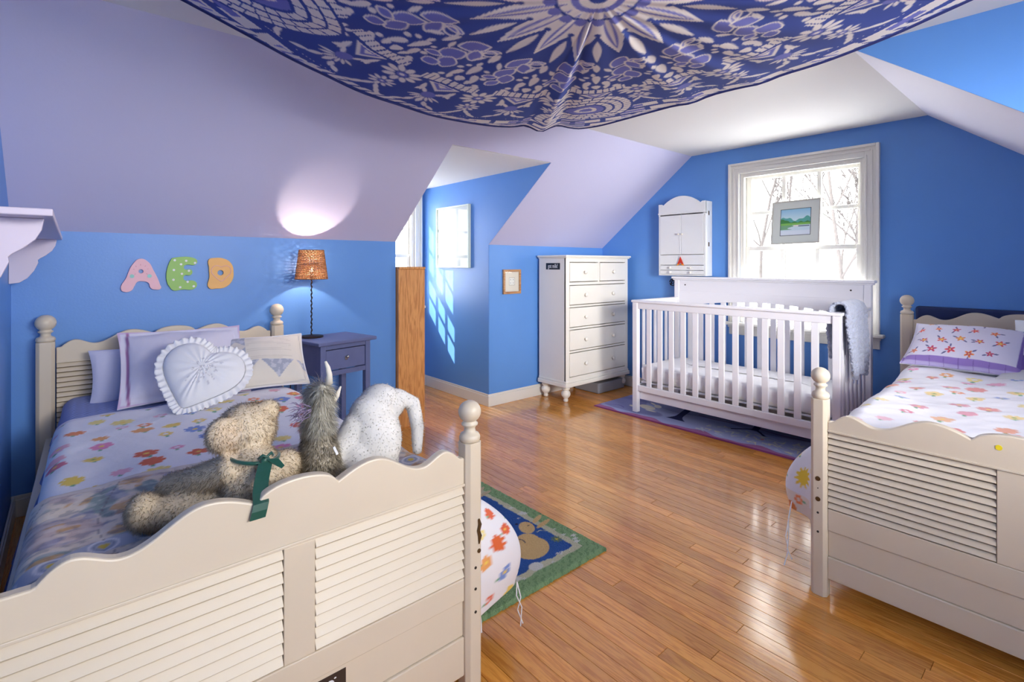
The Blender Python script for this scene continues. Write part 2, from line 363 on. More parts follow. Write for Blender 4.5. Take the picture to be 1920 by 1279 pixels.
# ------------------------------------------------------------------ windows
def window(name, mp, a0, a1, z0, z1, zm, cols, rows, cw=.088, stool=True, apron=.08):
    """mp(a, n, z) -> world; a across, n depth (negative into the room)"""
    def B(mb, a0, a1, n0, n1, z0, z1):
        p = mp(a0, n0, z0); q = mp(a1, n1, z1)
        mb.box(min(p[0], q[0]), max(p[0], q[0]), min(p[1], q[1]), max(p[1], q[1]), min(p[2], q[2]), max(p[2], q[2])); return mb
    e = bpy.data.objects.new(name, None); C.objects.link(e); e.location = mp((a0+a1)/2, 0, z0); e['kind'] = 'structure'
    # casing: flat board with raised outer band and inner bead
    for (l, r, b, t) in ((a0-cw, a0, z0, z1+cw), (a1, a1+cw, z0, z1+cw), (a0, a1, z1, z1+cw)):
        mb = MB(); B(mb, l, r, -.018, 0, b, t)
        if r-l < .2:
            lo = l if l < a0-.01 else r-.02; B(mb, lo, lo+.02, -.032, -.018, b, t)
            li = (r-.014) if l < a0-.01 else l; B(mb, li, li+.014, -.026, -.018, b, z1+.014)
            mid = l+cw*.45; B(mb, mid, mid+.012, -.024, -.018, b, z1+cw*.5)
        else:
            B(mb, l-cw+.02, r+cw-.02, -.032, -.018, t-.02, t); B(mb, l, r, -.026, -.018, b, b+.014); B(mb, l-cw*.4, r+cw*.4, -.024, -.018, b+cw*.45, b+cw*.45+.012)
        mb.build('casing', M['trim'], e, bevel=.003)
    mb = MB(); d = .12
    B(mb, a0, a0+.02, 0, d, z0, z1); B(mb, a1-.02, a1, 0, d, z0, z1); B(mb, a0+.02, a1-.02, 0, d, z1-.02, z1); B(mb, a0+.02, a1-.02, 0, d, z0, z0+.015)
    B(mb, a0+.02, a0+.032, .0, .03, z0+.015, z1-.02); B(mb, a1-.032, a1-.02, .0, .03, z0+.015, z1-.02); B(mb, a0+.032, a1-.032, 0, .03, z1-.032, z1-.02)
    mb.build('jamb', M['trim'], e, bevel=.002)
    if stool:
        mb = MB(); B(mb, a0-cw-.03, a1+cw+.03, -.055, 0, z0-.026, z0); mb.build('stool', M['trim'], e, bevel=.008)
        mb = MB(); B(mb, a0-cw-.005, a1+cw+.005, -.03, 0, z0-.046, z0-.026); B(mb, a0-cw, a1+cw, -.016, 0, z0-.026-apron, z0-.046); mb.build('apron', M['trim'], e, bevel=.004)
    for k, (b, t, n) in enumerate(((z0+.015, zm+.018, .035), (zm-.016, z1-.02, .072))):
        st = .042; i0, i1 = a0+.022, a1-.022
        mb = MB(); bt = .05 if k == 0 else .034; tp = .034 if k == 0 else .03
        B(mb, i0, i0+st, n, n+.033, b, t); B(mb, i1-st, i1, n, n+.033, b, t); B(mb, i0+st, i1-st, n, n+.033, b, b+bt); B(mb, i0+st, i1-st, n, n+.033, t-tp, t)
        s = mb.build('sash', M['trim'], e, bevel=.003)
        g0, g1, gb, gt = i0+st, i1-st, b+bt, t-tp
        for c in range(1, cols):
            a = g0+(g1-g0)*c/cols; m_ = MB(); B(m_, a-.014, a+.014, n+.002, n+.028, gb, gt); m_.build('muntin', M['trim'], s, bevel=.003)
        for r in range(1, rows):
            z = gb+(gt-gb)*r/rows; m_ = MB(); B(m_, g0, g1, n+.005, n+.027, z-.013, z+.013); m_.build('muntin', M['trim'], s, bevel=.003)
        for c in range(cols):
            for r in range(rows):
                m_ = MB(); B(m_, g0+(g1-g0)*c/cols, g0+(g1-g0)*(c+1)/cols, n+.014, n+.017, gb+(gt-gb)*r/rows, gb+(gt-gb)*(r+1)/rows)
                m_.build('pane', M['glass'], s)
    return e
window('window_1', lambda a, n, z: (XE+n, a, z), wy0, wy1, wz0, wz1, 1.345, 3, 2)
window('window_2', lambda a, n, z: (a, YDW+n, z), dx0, dx1, dz0, dz1, 1.30, 3, 2, cw=.075)
window('window_3', lambda a, n, z: (a, -1.5-n, z), sx0, .92, sz0, sz1, 1.27, 3, 2)

# ------------------------------------------------------------------ outdoors
struct('ground', MB().box(-60, 90, -60, 90, -3.4, -3.0), M['snow'])
def tree(x, y, h, sd, lab):
    r = random.Random(sd); mb = MB()
    def br(p, d, l, w, dep):
        n = 5 if dep > 1 else (4 if dep else 3); pts = [p]; rs = [w]
        for i in range(n):
            d = (d+Vector((r.uniform(-.16, .16), r.uniform(-.16, .16), r.uniform(-.05, .1)))).normalized(); p = p+d*l/n; pts.append(p); rs.append(max(.012, w*(1-.75*(i+1)/n)))
            if dep > 0 and i >= (1 if dep > 1 else 0):
                for q in range(3):
                    dd = (d+Vector((r.uniform(-1, 1), r.uniform(-1, 1), r.uniform(.1, .7)))*.9).normalized(); br(p, dd, l*r.uniform(.22, .36), rs[-1]*.6, dep-1)
        mb.tube(pts, rs, (3, 4, 6, 7)[dep], cap=False)
    br(Vector((x, y, -3.05)), Vector((0, 0, 1)), h, h*.0085, 3)
    return tag(mb.build('bare_tree', M['bark'], smooth=True), 'bare leafless winter tree standing outside the windows', 'tree', 'bare trees outside the windows')
for i in range(18):
    tree(15+(i % 4)*5+random.random()*2, -5+i*1.15+random.random()*.4, random.uniform(9, 14), i, None)
for i in range(3): tree(-4+i*3.5, 18+random.random()*3, 12, 40+i, None)

# ------------------------------------------------------------------ beds
def scallop(s, H, zp):
    """height of the scalloped top edge at distance s from the middle (H half width, zp crown height)"""
    a = abs(s)/H; V, SH, TR, BU, EN = -.034, -.004, -.060, -.036, -.068
    if a < .19: return zp+V-(-V)*0+(-V)*math.sqrt(max(0, 1-(a/.19)**2))
    if a < .40: t = (a-.19)/.21; return zp+V+(SH-V)*math.sin(t*math.pi/2)
    if a < .70: t = (a-.40)/.30; return zp+SH+(TR-SH)*(1-math.cos(t*math.pi))/2
    if a < .86: t = (a-.70)/.16; return zp+TR+(BU-TR)*(1-math.cos(t*math.pi))/2
    if a < .965: t = (a-.86)/.105; return zp+BU+(EN-BU)*t**1.8
    return zp+EN
def board(bed, name, mp, H, zp, zl1, zl0, nsl, stile, rails, posts_x, pw_, ptop, zbot, th=.026, holes=False, side=1, Hl=None):
    """mp(s, n, z) -> world. H inner half width"""
    def bx(mb, s0, s1, n0, n1, z0, z1):
        p, q = mp(s0, n0, z0), mp(s1, n1, z1)
        return mb.box(min(p[0], q[0]), max(p[0], q[0]), min(p[1], q[1]), max(p[1], q[1]), z0, z1)
    e = bpy.data.objects.new(name, None); C.objects.link(e); e.parent = bed; e.location = Vector(mp(0, 0, zbot))-wpos(bed)
    Hl = Hl or H; n = 150; top = [(-Hl+(H+Hl)*i/n) for i in range(n+1)]
    mb = MB(); dn = Vector(mp(0, th, 0))-Vector(mp(0, 0, 0))
    # scalloped panel in vertical strips
    A = [Vector(mp(s, 0, scallop(s, H, zp))) for s in top]; Bm = [Vector(mp(s, 0, zl1)) for s in top]; k = n+1
    vs = A+Bm+[a+dn for a in A]+[b+dn for b in Bm]
    fs = []
    for i in range(n): fs += [(i, i+1, k+i+1, k+i), (2*k+i, 3*k+i, 3*k+i+1, 2*k+i+1), (i, 2*k+i, 2*k+i+1, i+1), (k+i, k+i+1, 3*k+i+1, 3*k+i)]
    fs += [(0, k, 3*k, 2*k), (n, 2*k+n, 3*k+n, k+n)]
    mb.add(vs, fs); o = mb.build('scalloped_panel', M['cream'], e, bevel=.004)
    # thin worn moulding line under the panel
    mb = MB(); bx(mb, -Hl, H, -.004, 0, zl1, zl1+.007); mb.build('bead', M['cream'], e, bevel=.0015)
    mb = MB(); bx(mb, -Hl, H, .017, .020, zl0, zl1); mb.build('backing', M['louvre_backing'], e)  # brown sheet behind the louvres, seen through their gaps
    # louvres
    pitch = (zl1-zl0)/nsl
    spans = [(-Hl, -stile), (stile, H)] if stile else [(-Hl, H)]
    for s0, s1 in spans:
        for j in range(nsl):
            z = zl1-pitch*j; t = Vector(mp(0, 1, 0))-Vector(mp(0, 0, 0))
            prof = [(.0145, z-.0020), (.0085, z-.0030), (-.0030, z-pitch+.0045), (.0015, z-pitch+.0022), (.0060, z-pitch+.0022)]
            pts = [Vector(mp(s0+.001, a, b)) for a, b in prof]
            mb = MB(); mb.prism(pts, Vector(mp(s1-.001, 0, 0))-Vector(mp(s0+.001, 0, 0))); mb.build('slat', M['cream'], e, bevel=.0012)
    if stile: mb = MB(); bx(mb, -stile, stile, 0, .012, zl0, zl1-.001); mb.build('stile', M['cream'], e, bevel=.002)
    for (za, zb, nn) in rails:
        mb = MB(); bx(mb, -Hl, H, nn, nn+.022, za, zb-.001); mb.build('rail', M['cream'], e, bevel=.003)
    for s in posts_x:
        h = pw_/2; c = pw_*.2; mb = MB()
        ring = [(-h+c, -h), (h-c, -h), (h, -h+c), (h, h-c), (h-c, h), (-h+c, h), (-h, h-c), (-h, -h+c)]
        pts = [Vector(mp(s+a, th/2+b, 0)) for a, b in ring]; mb.prism(pts, (0, 0, ptop))
        p = mb.build('post', M['cream'], bed, bevel=.002)
        f = MB(); c0 = mp(s, th/2, ptop); q = pw_/2
        f.lathe([(q*.92, 0), (q*1.06, .006), (q*1.08, .014), (q*.95, .022), (q*.62, .027), (q*.55, .036), (q*.62, .043), (q*.82, .047), (q*.84, .052), (q*.62, .057)] +
                [(q*1.16*math.sin(R(a)), .057+q*1.12*(1-math.cos(R(a)))-q*.12) for a in range(32, 176, 9)], c0, 28)
        f.build('finial', M['cream'], p, smooth=True)
        if holes and s*side > 0:
            for hz, kind in holes:
                g = MB(); o_ = mp(s, th/2-pw_/2, hz); nn = Vector(mp(0, -1, 0))-Vector(mp(0, 0, 0)); ax = 'x' if abs(nn.x) > .5 else 'y'; sg = nn[0] if ax == 'x' else nn[1]
                r_ = {'plug': .0085, 'hole': .004, 'pin': .0018}[kind]
                g.lathe([(r_, 0), (r_, sg*.0012), (r_*.5, sg*.0016)], o_, 16, ax); g.build('bolt_cover' if kind == 'plug' else 'bolt_hole', M['brass'] if kind == 'plug' else M['hole'], p)
    return e
# left bed: foot board faces the camera (plane y=1.17), head against the knee wall
LB = thing('bed', (.40, 1.17, 0), 'cream louvred twin bed with ball finials, holding the stuffed animals, left of the room', 'bed', 'matching twin beds')
ft = board(LB, 'footboard', lambda s, n, z: (.386+s, 1.17+n, z), .450, .742, .595, .335, 10, .034, [(.270, .335, 0), (.170, .270, .006), (.060, .170, 0)], (-.530, .478), .056, .712, .06, Hl=.502,
      holes=[(.36, 'hole'), (.30, 'hole'), (.235, 'hole')], side=1)
# brass hook plate on the foot post
mb = MB(); X0, Y0 = .876, 1.17+.013-.028
mb.tube([(X0-.002, Y0-.002, .495), (X0+.002, Y0-.002, .480), (X0-.003, Y0-.002, .463), (X0+.002, Y0-.002, .447), (X0-.001, Y0-.002, .425)], [.003, .0055, .0048, .0058, .002], 8)
mb.lathe([(.006, 0), (.006, -.002), (.002, -.003)], (X0, Y0, .404), 12, 'y')
mb.build('hook_plate', M['brass'], ft)
hd = board(LB, 'headboard', lambda s, n, z: (.433+s, 3.33+n, z), .490, .880, .735, .42, 13, 0, [(.30, .42, 0)], (-.529, .529), .070, .842, .30)
mb = MB()
for sx in (-1, 1):
    a = [(.386+(.468 if sx > 0 else -.515), 1.20), (.433+sx*.515, 3.32)]
    mb = MB(); mb.prism([(a[0][0]-.012, a[0][1], .22), (a[0][0]+.012, a[0][1], .22), (a[1][0]+.012, a[1][1], .22), (a[1][0]-.012, a[1][1], .22)], (0, 0, .16)); mb.build('side_rail', M['cream'], LB)
# maker's plate under the louvres
mp_ = MB(); mp_.box(.420, .494, 1.1748, 1.1759, .185, .2586); pl = mp_.build('badge', mat('badge_brown', srgb(58, 44, 36), .5), LB)
g = MB(); g.ell((.455, 1.1746, .238), (.011, .0006, .009), 14, 6); g.ell((.468, 1.1746, .2475), (.003, .0006, .002), 8, 4); g.build('badge_emblem', M['white_ink'], pl)
# right bed: foot board plane x=2.09 (faces -x), head against the east wall
RB = thing('bed', (2.09, .16, 0), 'cream louvred twin bed at the right with a yellow dot sticker on its footboard', 'bed', 'matching twin beds')
fr = board(RB, 'footboard', lambda s, n, z: (2.09+n, .16-s, z), .490, .712, .606, .325, 12, .040, [(.245, .325, 0), (.150, .245, .006), (.068, .150, 0)], (-.517, .517), .054, .722, .068,
      holes=[(.43, 'plug'), (.395, 'pin'), (.355, 'plug'), (.305, 'hole'), (.235, 'hole')], side=-1)
st = MB(); st.lathe([(.008, 0), (.008, -.001)], (2.0898, .195, .672), 16, 'x'); s_ = st.build('dot_sticker', mat('yellow_sticker', srgb(236, 214, 40), .5), fr)
board(RB, 'headboard', lambda s, n, z: (4.10+n, .285-s, z), .500, .930, .765, .45, 11, 0, [(.30, .45, 0)], (-.533, .533), .066, .892, .30)
for sx in (-1, 1):
    mb = MB(); mb.prism([(2.12, .16+sx*.495-.012, .22), (2.12, .16+sx*.495+.012, .22), (4.09, .285+sx*.505+.012, .22), (4.09, .285+sx*.505-.012, .22)], (0, 0, .16)); mb.build('side_rail', M['cream'], RB)

def rbox(name, x0, x1, y0, y1, z0, z1, r, m, label, cat, **k):
    mb = MB().box(x0, x1, y0, y1, z0, z1); o = mb.build(name, m, bevel=r); o.modifiers['bevel'].segments = 5; o.data.polygons.foreach_set('use_smooth', [True]*6); return tag(o, label, cat, **k)
rbox('mattress', -.04, .83, 1.215, 3.31, .30, .535, .05, M['mattress'], 'mattress under the bedding of the bed with the stuffed animals', 'mattress')
rbox('mattress', 2.14, 4.07, -.27, .61, .30, .58, .05, M['mattress'], 'mattress under the bedding of the bed with the yellow dot sticker', 'mattress')

# ------------------------------------------------------------------ prints
PAL = [srgb(*c) for c in ((228, 104, 66), (236, 134, 72), (242, 208, 92), (234, 142, 184), (222, 96, 84), (122, 150, 216), (238, 166, 96), (242, 222, 136), (218, 110, 140), (240, 180, 198))]
GRN = srgb(78, 160, 112)
def floral(U, V, col, seed, pitch, size, soft=1.0, stems=True, jit=.3):
    """scatter brush-painted flowers over cloth coordinates U,V in metres"""
    r = random.Random(seed); u0, u1, v0, v1 = U.min(), U.max(), V.min(), V.max()
    iu = int((u1-u0)/pitch)+1; iv = int((v1-v0)/pitch)+1
    for i in range(iu):
        for j in range(iv):
            cu = u0+(i+.5+(.5 if j % 2 else 0)+r.uniform(-jit, jit))*pitch; cv = v0+(j+.5+r.uniform(-jit, jit))*pitch
            R0 = size*r.uniform(.75, 1.15); c = r.choice(PAL); n = r.choice((5, 6, 8, 8)); ph = r.uniform(0, 6.28); dp = r.uniform(.25, .45); ty = r.random(); sd = r.uniform(-1, 1)
            m = (abs(U-cu) < R0*2) & (abs(V-cv) < R0*2.4)
            if not m.any(): continue
            du, dv = U[m]-cu, V[m]-cv; rr = np.hypot(du, dv); th = np.arctan2(dv, du)
            sub = col[m]
            if stems:
                s = np.hypot(du-(sd*.3*R0), (dv+R0*1.0)*.55)-R0*.20; put(sub, aa(np.maximum(s, -99), .003)*.9, GRN)
            if ty < .25:    # berry cluster
                for q in range(6):
                    a = q*1.05+ph; d = np.hypot(du-R0*.55*math.cos(a), dv-R0*.55*math.sin(a))-R0*.27; put(sub, aa(d, .003), c)
            else:
                rad = R0*(1-dp+dp*np.abs(np.cos(n*(th+ph)/2))**.6*(1+.1*np.sin(3*th))); put(sub, aa(rr-rad, .003)*soft, c)
                if ty > .6: put(sub, aa(rr-R0*.22, .003), srgb(246, 210, 90) if c != PAL[2] else srgb(120, 170, 90))
            col[m] = sub
    return col
def drape(name, label, cat, cx, halfw, yv, ztop, dropL, dropR, r, flare, paint, m, nu, axis='Y', wr=.004, puff=0, solid=.01, group=None, zfun=None, hem=None, seed=3, ny=None, center=None, sagfn=None, thickhem=True):
    """bed cover: cross section across the bed, swept along it. yv=(start,end)"""
    L0 = -(halfw-r+r*math.pi/2+dropL); L1 = (halfw-r+r*math.pi/2+dropR)
    nv = ny or int(nu*(yv[1]-yv[0])/(L1-L0)); s = np.linspace(L0, L1, nu)[:, None]+np.zeros((1, nv)); y = np.linspace(yv[0], yv[1], nv)[None, :]+np.zeros((nu, 1))
    a = np.abs(s); sg = np.sign(s); flat = halfw-r; al = np.clip((a-flat)/r, 0, math.pi/2); dd = np.maximum(a-flat-r*math.pi/2, 0)
    x = sg*(np.minimum(a, flat)+r*np.sin(al)); z = -(r-r*np.cos(al))-dd
    fl = np.where(sg < 0, flare[0], flare[1]); x = x+sg*dd*fl
    fold = np.sin(y*19+1.7*np.sin(y*7+seed))*.018*np.clip(dd/.2, 0, 1.2)+np.sin(y*47+seed)*.005*np.clip(dd/.1, 0, 1)
    x = x+sg*fold*np.where(fl > 0, 1, .3)
    topm = np.clip(1-dd/.05, 0, 1)
    z = z+(noise(s, y, 7, seed)*wr*1.6+noise(s, y, 22, seed+1)*wr*.8)*(.3+.7*topm)
    if puff: z = z+puff*(np.abs(np.sin(s*math.pi/.17))*np.abs(np.sin(y*math.pi/.17)))**.5*topm
    if zfun is not None: z = z+zfun(s, y)*topm
    cxx = cx+(center(y) if center else 0)
    P = np.stack([cxx+x, y, ztop+z], -1) if axis == 'Y' else np.stack([y, cxx+x, ztop+z], -1)
    col = np.ones((nu, nv, 3))*np.array(srgb(240, 239, 246)); col = paint(s, y, col)
    o = grid(name, P, col, m, solid=solid, offset=-1 if axis == 'Y' else 1)
    return tag(o, label, cat, group)
def p_white(s, y, c):
    floral(s, y, c, 5, .125, .037); put(c, aa(-(y-(y.max()-.03)), .004)*0+ (y > y.max()-.035)*.9, srgb(226, 224, 236)); return c
def p_cov(s, y, c):
    c[...] = srgb(128, 144, 204); k = (np.sin(s*math.pi/.016)*np.sin((y+s*.3)*math.pi/.018)); c *= (1+.35*np.clip(k, -1, 1))[..., None]
    k2 = (np.sin((s+y)*math.pi/.018)*np.sin((s-y)*math.pi/.018)); c *= (1+.12*k2)[..., None]
    return c
cenL = lambda y: .047*(y-1.17)/2.16-0.0
drape('coverlet', 'blue woven coverlet under the floral comforter of the left bed', 'blanket', .388, .470, (1.205, 3.30), .562, .40, .34, .06, (.24, .06), p_cov, M['print'], 150, solid=.006, center=cenL, seed=8, ny=200)
drape('comforter', 'white comforter printed with painted flowers on the left bed below the pillows', 'comforter', .388, .482, (1.212, 2.80), .576, .22, .40, .065, (.05, .20), p_white, M['print'], 300, solid=.012, center=cenL, wr=.005, seed=5, ny=300)
def p_quilt(s, y, c):
    c[...] = srgb(228, 212, 194)
    n1 = noise(s, y, 22, 31); n2 = noise(s+.3, y, 44, 32); n3 = noise(s, y*1.6, 90, 33)
    put(c, sstep(.1, .3, n1)*.7, srgb(186, 160, 164)); put(c, sstep(.22, .36, -n1)*.8, srgb(96, 134, 140)); put(c, sstep(.34, .46, n2)*.8, srgb(206, 156, 92)); put(c, sstep(.34, .5, -n2)*.7, srgb(136, 138, 172))
    put(c, sstep(.1, .35, n3)*.35, srgb(226, 218, 214)); put(c, sstep(.25, .4, -n3)*.45, srgb(110, 112, 128)); put(c, (np.abs(np.sin(s*math.pi/.16+.6*np.sin(y*9))) < .03)*.6, srgb(110, 98, 104))
    # appliqued band of looping swags with yellow centred blossoms
    for yy in (1.43,):
        b = np.abs(y-yy-.02*np.sin(s*16)); put(c, aa(b-.030, .004), srgb(178, 180, 196))
        for q in range(-6, 8):
            cx_ = q*.085; d = np.hypot(s-cx_, y-yy-.02*math.sin(cx_*16)); put(c, aa(np.abs(d-.026)-.003, .003), srgb(228, 224, 228)); put(c, aa(np.abs(d-.017)-.002, .003), srgb(140, 146, 170)); put(c, aa(d-.010, .003), srgb(214, 186, 70))
    for q in range(-7, 8):
        d = np.hypot(s-q*.13-.03, (y-1.30))-.055; put(c, aa(np.abs(d)-.0018, .002)*.7, srgb(120, 108, 112))
    e = np.minimum(s-s.min(), y.max()-y); put(c, aa(e-.03, .003)*.8, srgb(222, 210, 200))
    return c
drape('quilt', 'muted patchwork quilt folded across the foot of the left bed under the teddy bear', 'quilt', .388, .490, (1.214, 1.86), .590, .06, .20, .05, (.05, .15), p_quilt, M['print'], 300, solid=.012, center=cenL, wr=.007, puff=.006, seed=15)
# bunched comforter corner hanging past the foot post with its ties
def hang(name, label, base, pts_fn, paint, ties):
    P = pts_fn(); col = np.ones(P.shape)*np.array(srgb(240, 238, 243))
    V = np.concatenate([np.zeros((P.shape[0], 1)), np.cumsum(np.linalg.norm(np.diff(P, axis=1), axis=2), 1)], 1); U = np.concatenate([np.zeros((1, P.shape[1])), np.cumsum(np.linalg.norm(np.diff(P, axis=0), axis=2), 0)], 0)
    V = np.tile(V[P.shape[0]//2], (P.shape[0], 1)); U = np.tile(U[:, P.shape[1]//3][:, None], (1, P.shape[1])); col = paint(col, U, V)
    e = grid(name, P, col, M['print'], solid=.012, offset=0); tag(e, label, 'comforter')
    if ties:
        mb = MB()
        for t in ties: mb.tube(t, .0022, 6)
        mb.build('tie', M['white_cloth'], None).parent = e
    return e
def hang_left():
    nu, nv = 120, 150; t = np.linspace(0, 1, nu)[:, None]+np.zeros((1, nv)); w = np.linspace(0, 1, nv)[None, :]+np.zeros((nu, 1))
    y = 1.225+w*.56; out = .02+.235*np.sin(np.clip(t*1.05, 0, 1)*math.pi*.60)**.8*(.0+1.0*sstep(0, .14, w))*(1-.25*w); x = .872+.03*sstep(0, .1, w)+out+.012*np.sin(w*21+t*2)*t*sstep(0, .1, w); z = .50-.36*t-.02*np.sin(w*3)*t+.012*np.sin(w*17)*t
    return np.stack([x, y-.03*np.sin(t*3)*(1-w), z], -1)
def pl1(c, U, V):
    floral(U, V, c, 77, .115, .028); m = aa(np.hypot(U-.25, V-.13)-.034+.006*np.sin(9*np.arctan2(U-.25, V-.13)), .004); put(c, m, srgb(226, 104, 48))
    put(c, (U < .045)*.9, srgb(186, 172, 222)); return c
hang('comforter_corner', 'floral comforter corner with cotton ties hanging beside the left bed over the bunny rug', None, hang_left, pl1,
     [[(1.122, 1.27, .16), (1.13, 1.26, .11), (1.120, 1.265, .07), (1.135, 1.255, .024)], [(1.122, 1.27, .16), (1.115, 1.265, .12), (1.130, 1.255, .08), (1.120, 1.25, .024)]])
# right bed covers
def p_right(s, y, c):
    floral(s, y, c, 21, .135, .035, soft=.75); put(c, (y > y.max()-.03)*.9, srgb(206, 200, 214)); return c
cenR = lambda x: .125*(x-2.09)/2.0
zR = lambda s, x: .030*np.exp(-((s+.12)/.22)**2)*np.clip((x-2.3)/.4, 0, 1)+.018*noise(s, x, 5, 44)*np.clip((x-2.15)/.3, 0, 1)
drape('sheet', 'lilac sheet edge showing at the side of the right bed by the window', 'sheet', .165, .475, (3.15, 4.06), .600, .25, .34, .06, (.03, .34), lambda s, y, c: c*0+np.array(srgb(176, 146, 190)), M['print'], 120, axis='X', solid=.006, center=cenR, seed=9, ny=160)
drape('comforter', 'white comforter printed with painted flowers on the right bed with rumpled top', 'comforter', .165, .485, (2.14, 3.72), .640, .30, .36, .075, (.05, .16), p_right, M['print'], 280, axis='X', solid=.014, wr=.008, center=cenR, zfun=zR, seed=19, ny=300)
def hang_right():
    nu, nv = 110, 110; t = np.linspace(0, 1, nu)[:, None]+np.zeros((1, nv)); w = np.linspace(0, 1, nv)[None, :]+np.zeros((nu, 1))
    x = 2.155+w*.40; y = .690+.150*np.sin(np.clip(t*1.05, 0, 1)*math.pi*.66)**.8*(.15+.85*sstep(0, .28, w)); z = .52-.31*t+.035*np.sin(w*4)*t+.01*np.sin(w*19)*t
    return np.stack([x-.03*t*(1-w), y+.008*np.sin(w*22+t*3), z], -1)
def pr1(c, U, V):
    put(c, (U > .27)*.9, srgb(236, 222, 206)); floral(U, V, c, 41, .12, .022)
    put(c, aa(np.hypot(U-.20, V-.08)-.036+.008*np.sin(11*np.arctan2(U-.2, V-.08)), .004), srgb(240, 206, 60)); put(c, aa(np.hypot(U-.34, V-.13)-.03, .004), srgb(226, 130, 60)); return c
hang('comforter_corner', 'floral comforter corner with a yellow flower and tie hanging behind the right bed foot post', None, hang_right, pr1,
     [[(2.165, .80, .275), (2.135, .80, .215), (2.12, .805, .15), (2.13, .80, .09), (2.118, .81, .035)], [(2.165, .80, .275), (2.135, .80, .22), (2.135, .80, .15), (2.122, .80, .10), (2.14, .79, .06)]])

# ------------------------------------------------------------------ pillows
def pillow(name, label, c, w, h, t, tilt, yaw, paint, m, n=90, flange=0, roll=0, bulge=.5, cat='pillow', piping=None, group=None, wr=.004, seed=1):
    """lies in local XZ plane (x across, z up), thickness along y; tilt back, yaw about z"""
    u = np.linspace(-1, 1, n)[:, None]+np.zeros((1, n)); v = np.linspace(-1, 1, n)[None, :]+np.zeros((n, 1))
    fu = 1-flange/(w/2); fv = 1-flange/(h/2)
    iu, iv = np.clip(np.abs(u)/fu, 0, 1), np.clip(np.abs(v)/fv, 0, 1)
    th = t/2*((1-iu**2.6)*(1-iv**2.6))**bulge+.003
    pin = .055; X = u*w/2*(1-pin*(1-v*v)); Z = v*h/2*(1-pin*(1-u*u))
    wz = (noise(X, Z, 14, seed)*wr+noise(X, Z, 40, seed+5)*wr*.4)
    rot = Euler((0, 0, R(yaw))).to_matrix() @ Euler((R(-tilt), 0, 0)).to_matrix() @ Euler((0, R(roll), 0)).to_matrix(); rot = np.array(rot)
    e = thing(name, c, label, cat, group)
    for sgn, nm in ((-1, 'front'), (1, 'back')):
        P = np.stack([X, sgn*th+wz*np.clip(th/.01, 0, 1), Z], -1) @ rot.T+np.array(c)
        col = np.ones((n, n, 3))*np.array(srgb(240, 240, 246)); col = paint(X, Z, col, w, h) if (paint and sgn < 0) else col
        o = grid(nm, P, col, m, parent=e)
    if piping:
        k = 60; pts = []
        for i in range(k*4):
            a = i/k; sd_ = int(a); f = (a-sd_)*2-1
            uu, vv = [(f, -1), (1, f), (-f, 1), (-1, -f)][sd_]
            p = np.array([uu*w/2*(1-pin*(1-vv*vv)), 0, vv*h/2*(1-pin*(1-uu*uu))]) @ rot.T+np.array(c); pts.append(tuple(p))
        mb = MB(); mb.tube(pts, .004, 6, closed=True); mb.build('piping', piping, e, smooth=True)
    return e
LILAC = mat('lilac_piping', srgb(196, 150, 206), .8)
def pp_sham(X, Z, c, w, h):
    c[...] = srgb(226, 224, 242); d = np.minimum(w/2-np.abs(X), h/2-np.abs(Z)); put(c, aa(np.abs(X+w/2-.040)-.006, .003)*.85, srgb(160, 84, 150)); put(c, aa(d-.012, .004)*.7, srgb(206, 170, 214)); return c
pillow('pillow', 'large pale lilac pillow sham with purple edging behind the heart pillow', (.43, 3.00, .725), .54, .44, .15, 46, -3, pp_sham, M['print'], flange=.028, wr=.011, seed=3)
pillow('pillow', 'plain pale blue pillow peeking out behind the lilac sham', (.36, 3.19, .665), .60, .28, .10, 24, 0, lambda X, Z, c, w, h: c*0+np.array(srgb(206, 208, 236)), M['print'], n=50)
def pp_patch(X, Z, c, w, h):
    c[...] = srgb(236, 230, 218)
    n3 = noise(X, Z, 130, 61); base = c.copy()
    put(c, ((X < -.085) & (Z > -.01))*.75, srgb(150, 160, 186)); put(c, ((np.abs(X+.13)+np.abs(Z-.06)) < .05)*1., srgb(226, 220, 212))
    put(c, (np.abs(X-.03) < .11)*(Z > -.035)*(np.abs(np.sin(Z*math.pi/.011)) < .22)*.35, srgb(176, 170, 160))
    tri = (Z < -.045) & (Z > -.15); ph = np.abs(((X+.02) % .17)-.085)*1.2; put(c, (tri & ((Z+.15) > ph*1.1))*.85, srgb(158, 168, 192))
    put(c, (n3 > .12)*((c[..., 2] > c[..., 0]*1.15))*.6, srgb(220, 220, 228))
    d = np.minimum(w/2-np.abs(X), h/2-np.abs(Z)); put(c, aa(np.abs(d-.018)-.002, .002)*.5, srgb(160, 158, 170)); return c
pillow('pillow', 'cream and grey-blue patchwork pillow at the right end of the left bed', (.775, 2.93, .700), .42, .37, .12, 52, -10, pp_patch, M['print'], flange=.015, wr=.006, piping=M['white_cloth'], seed=6)
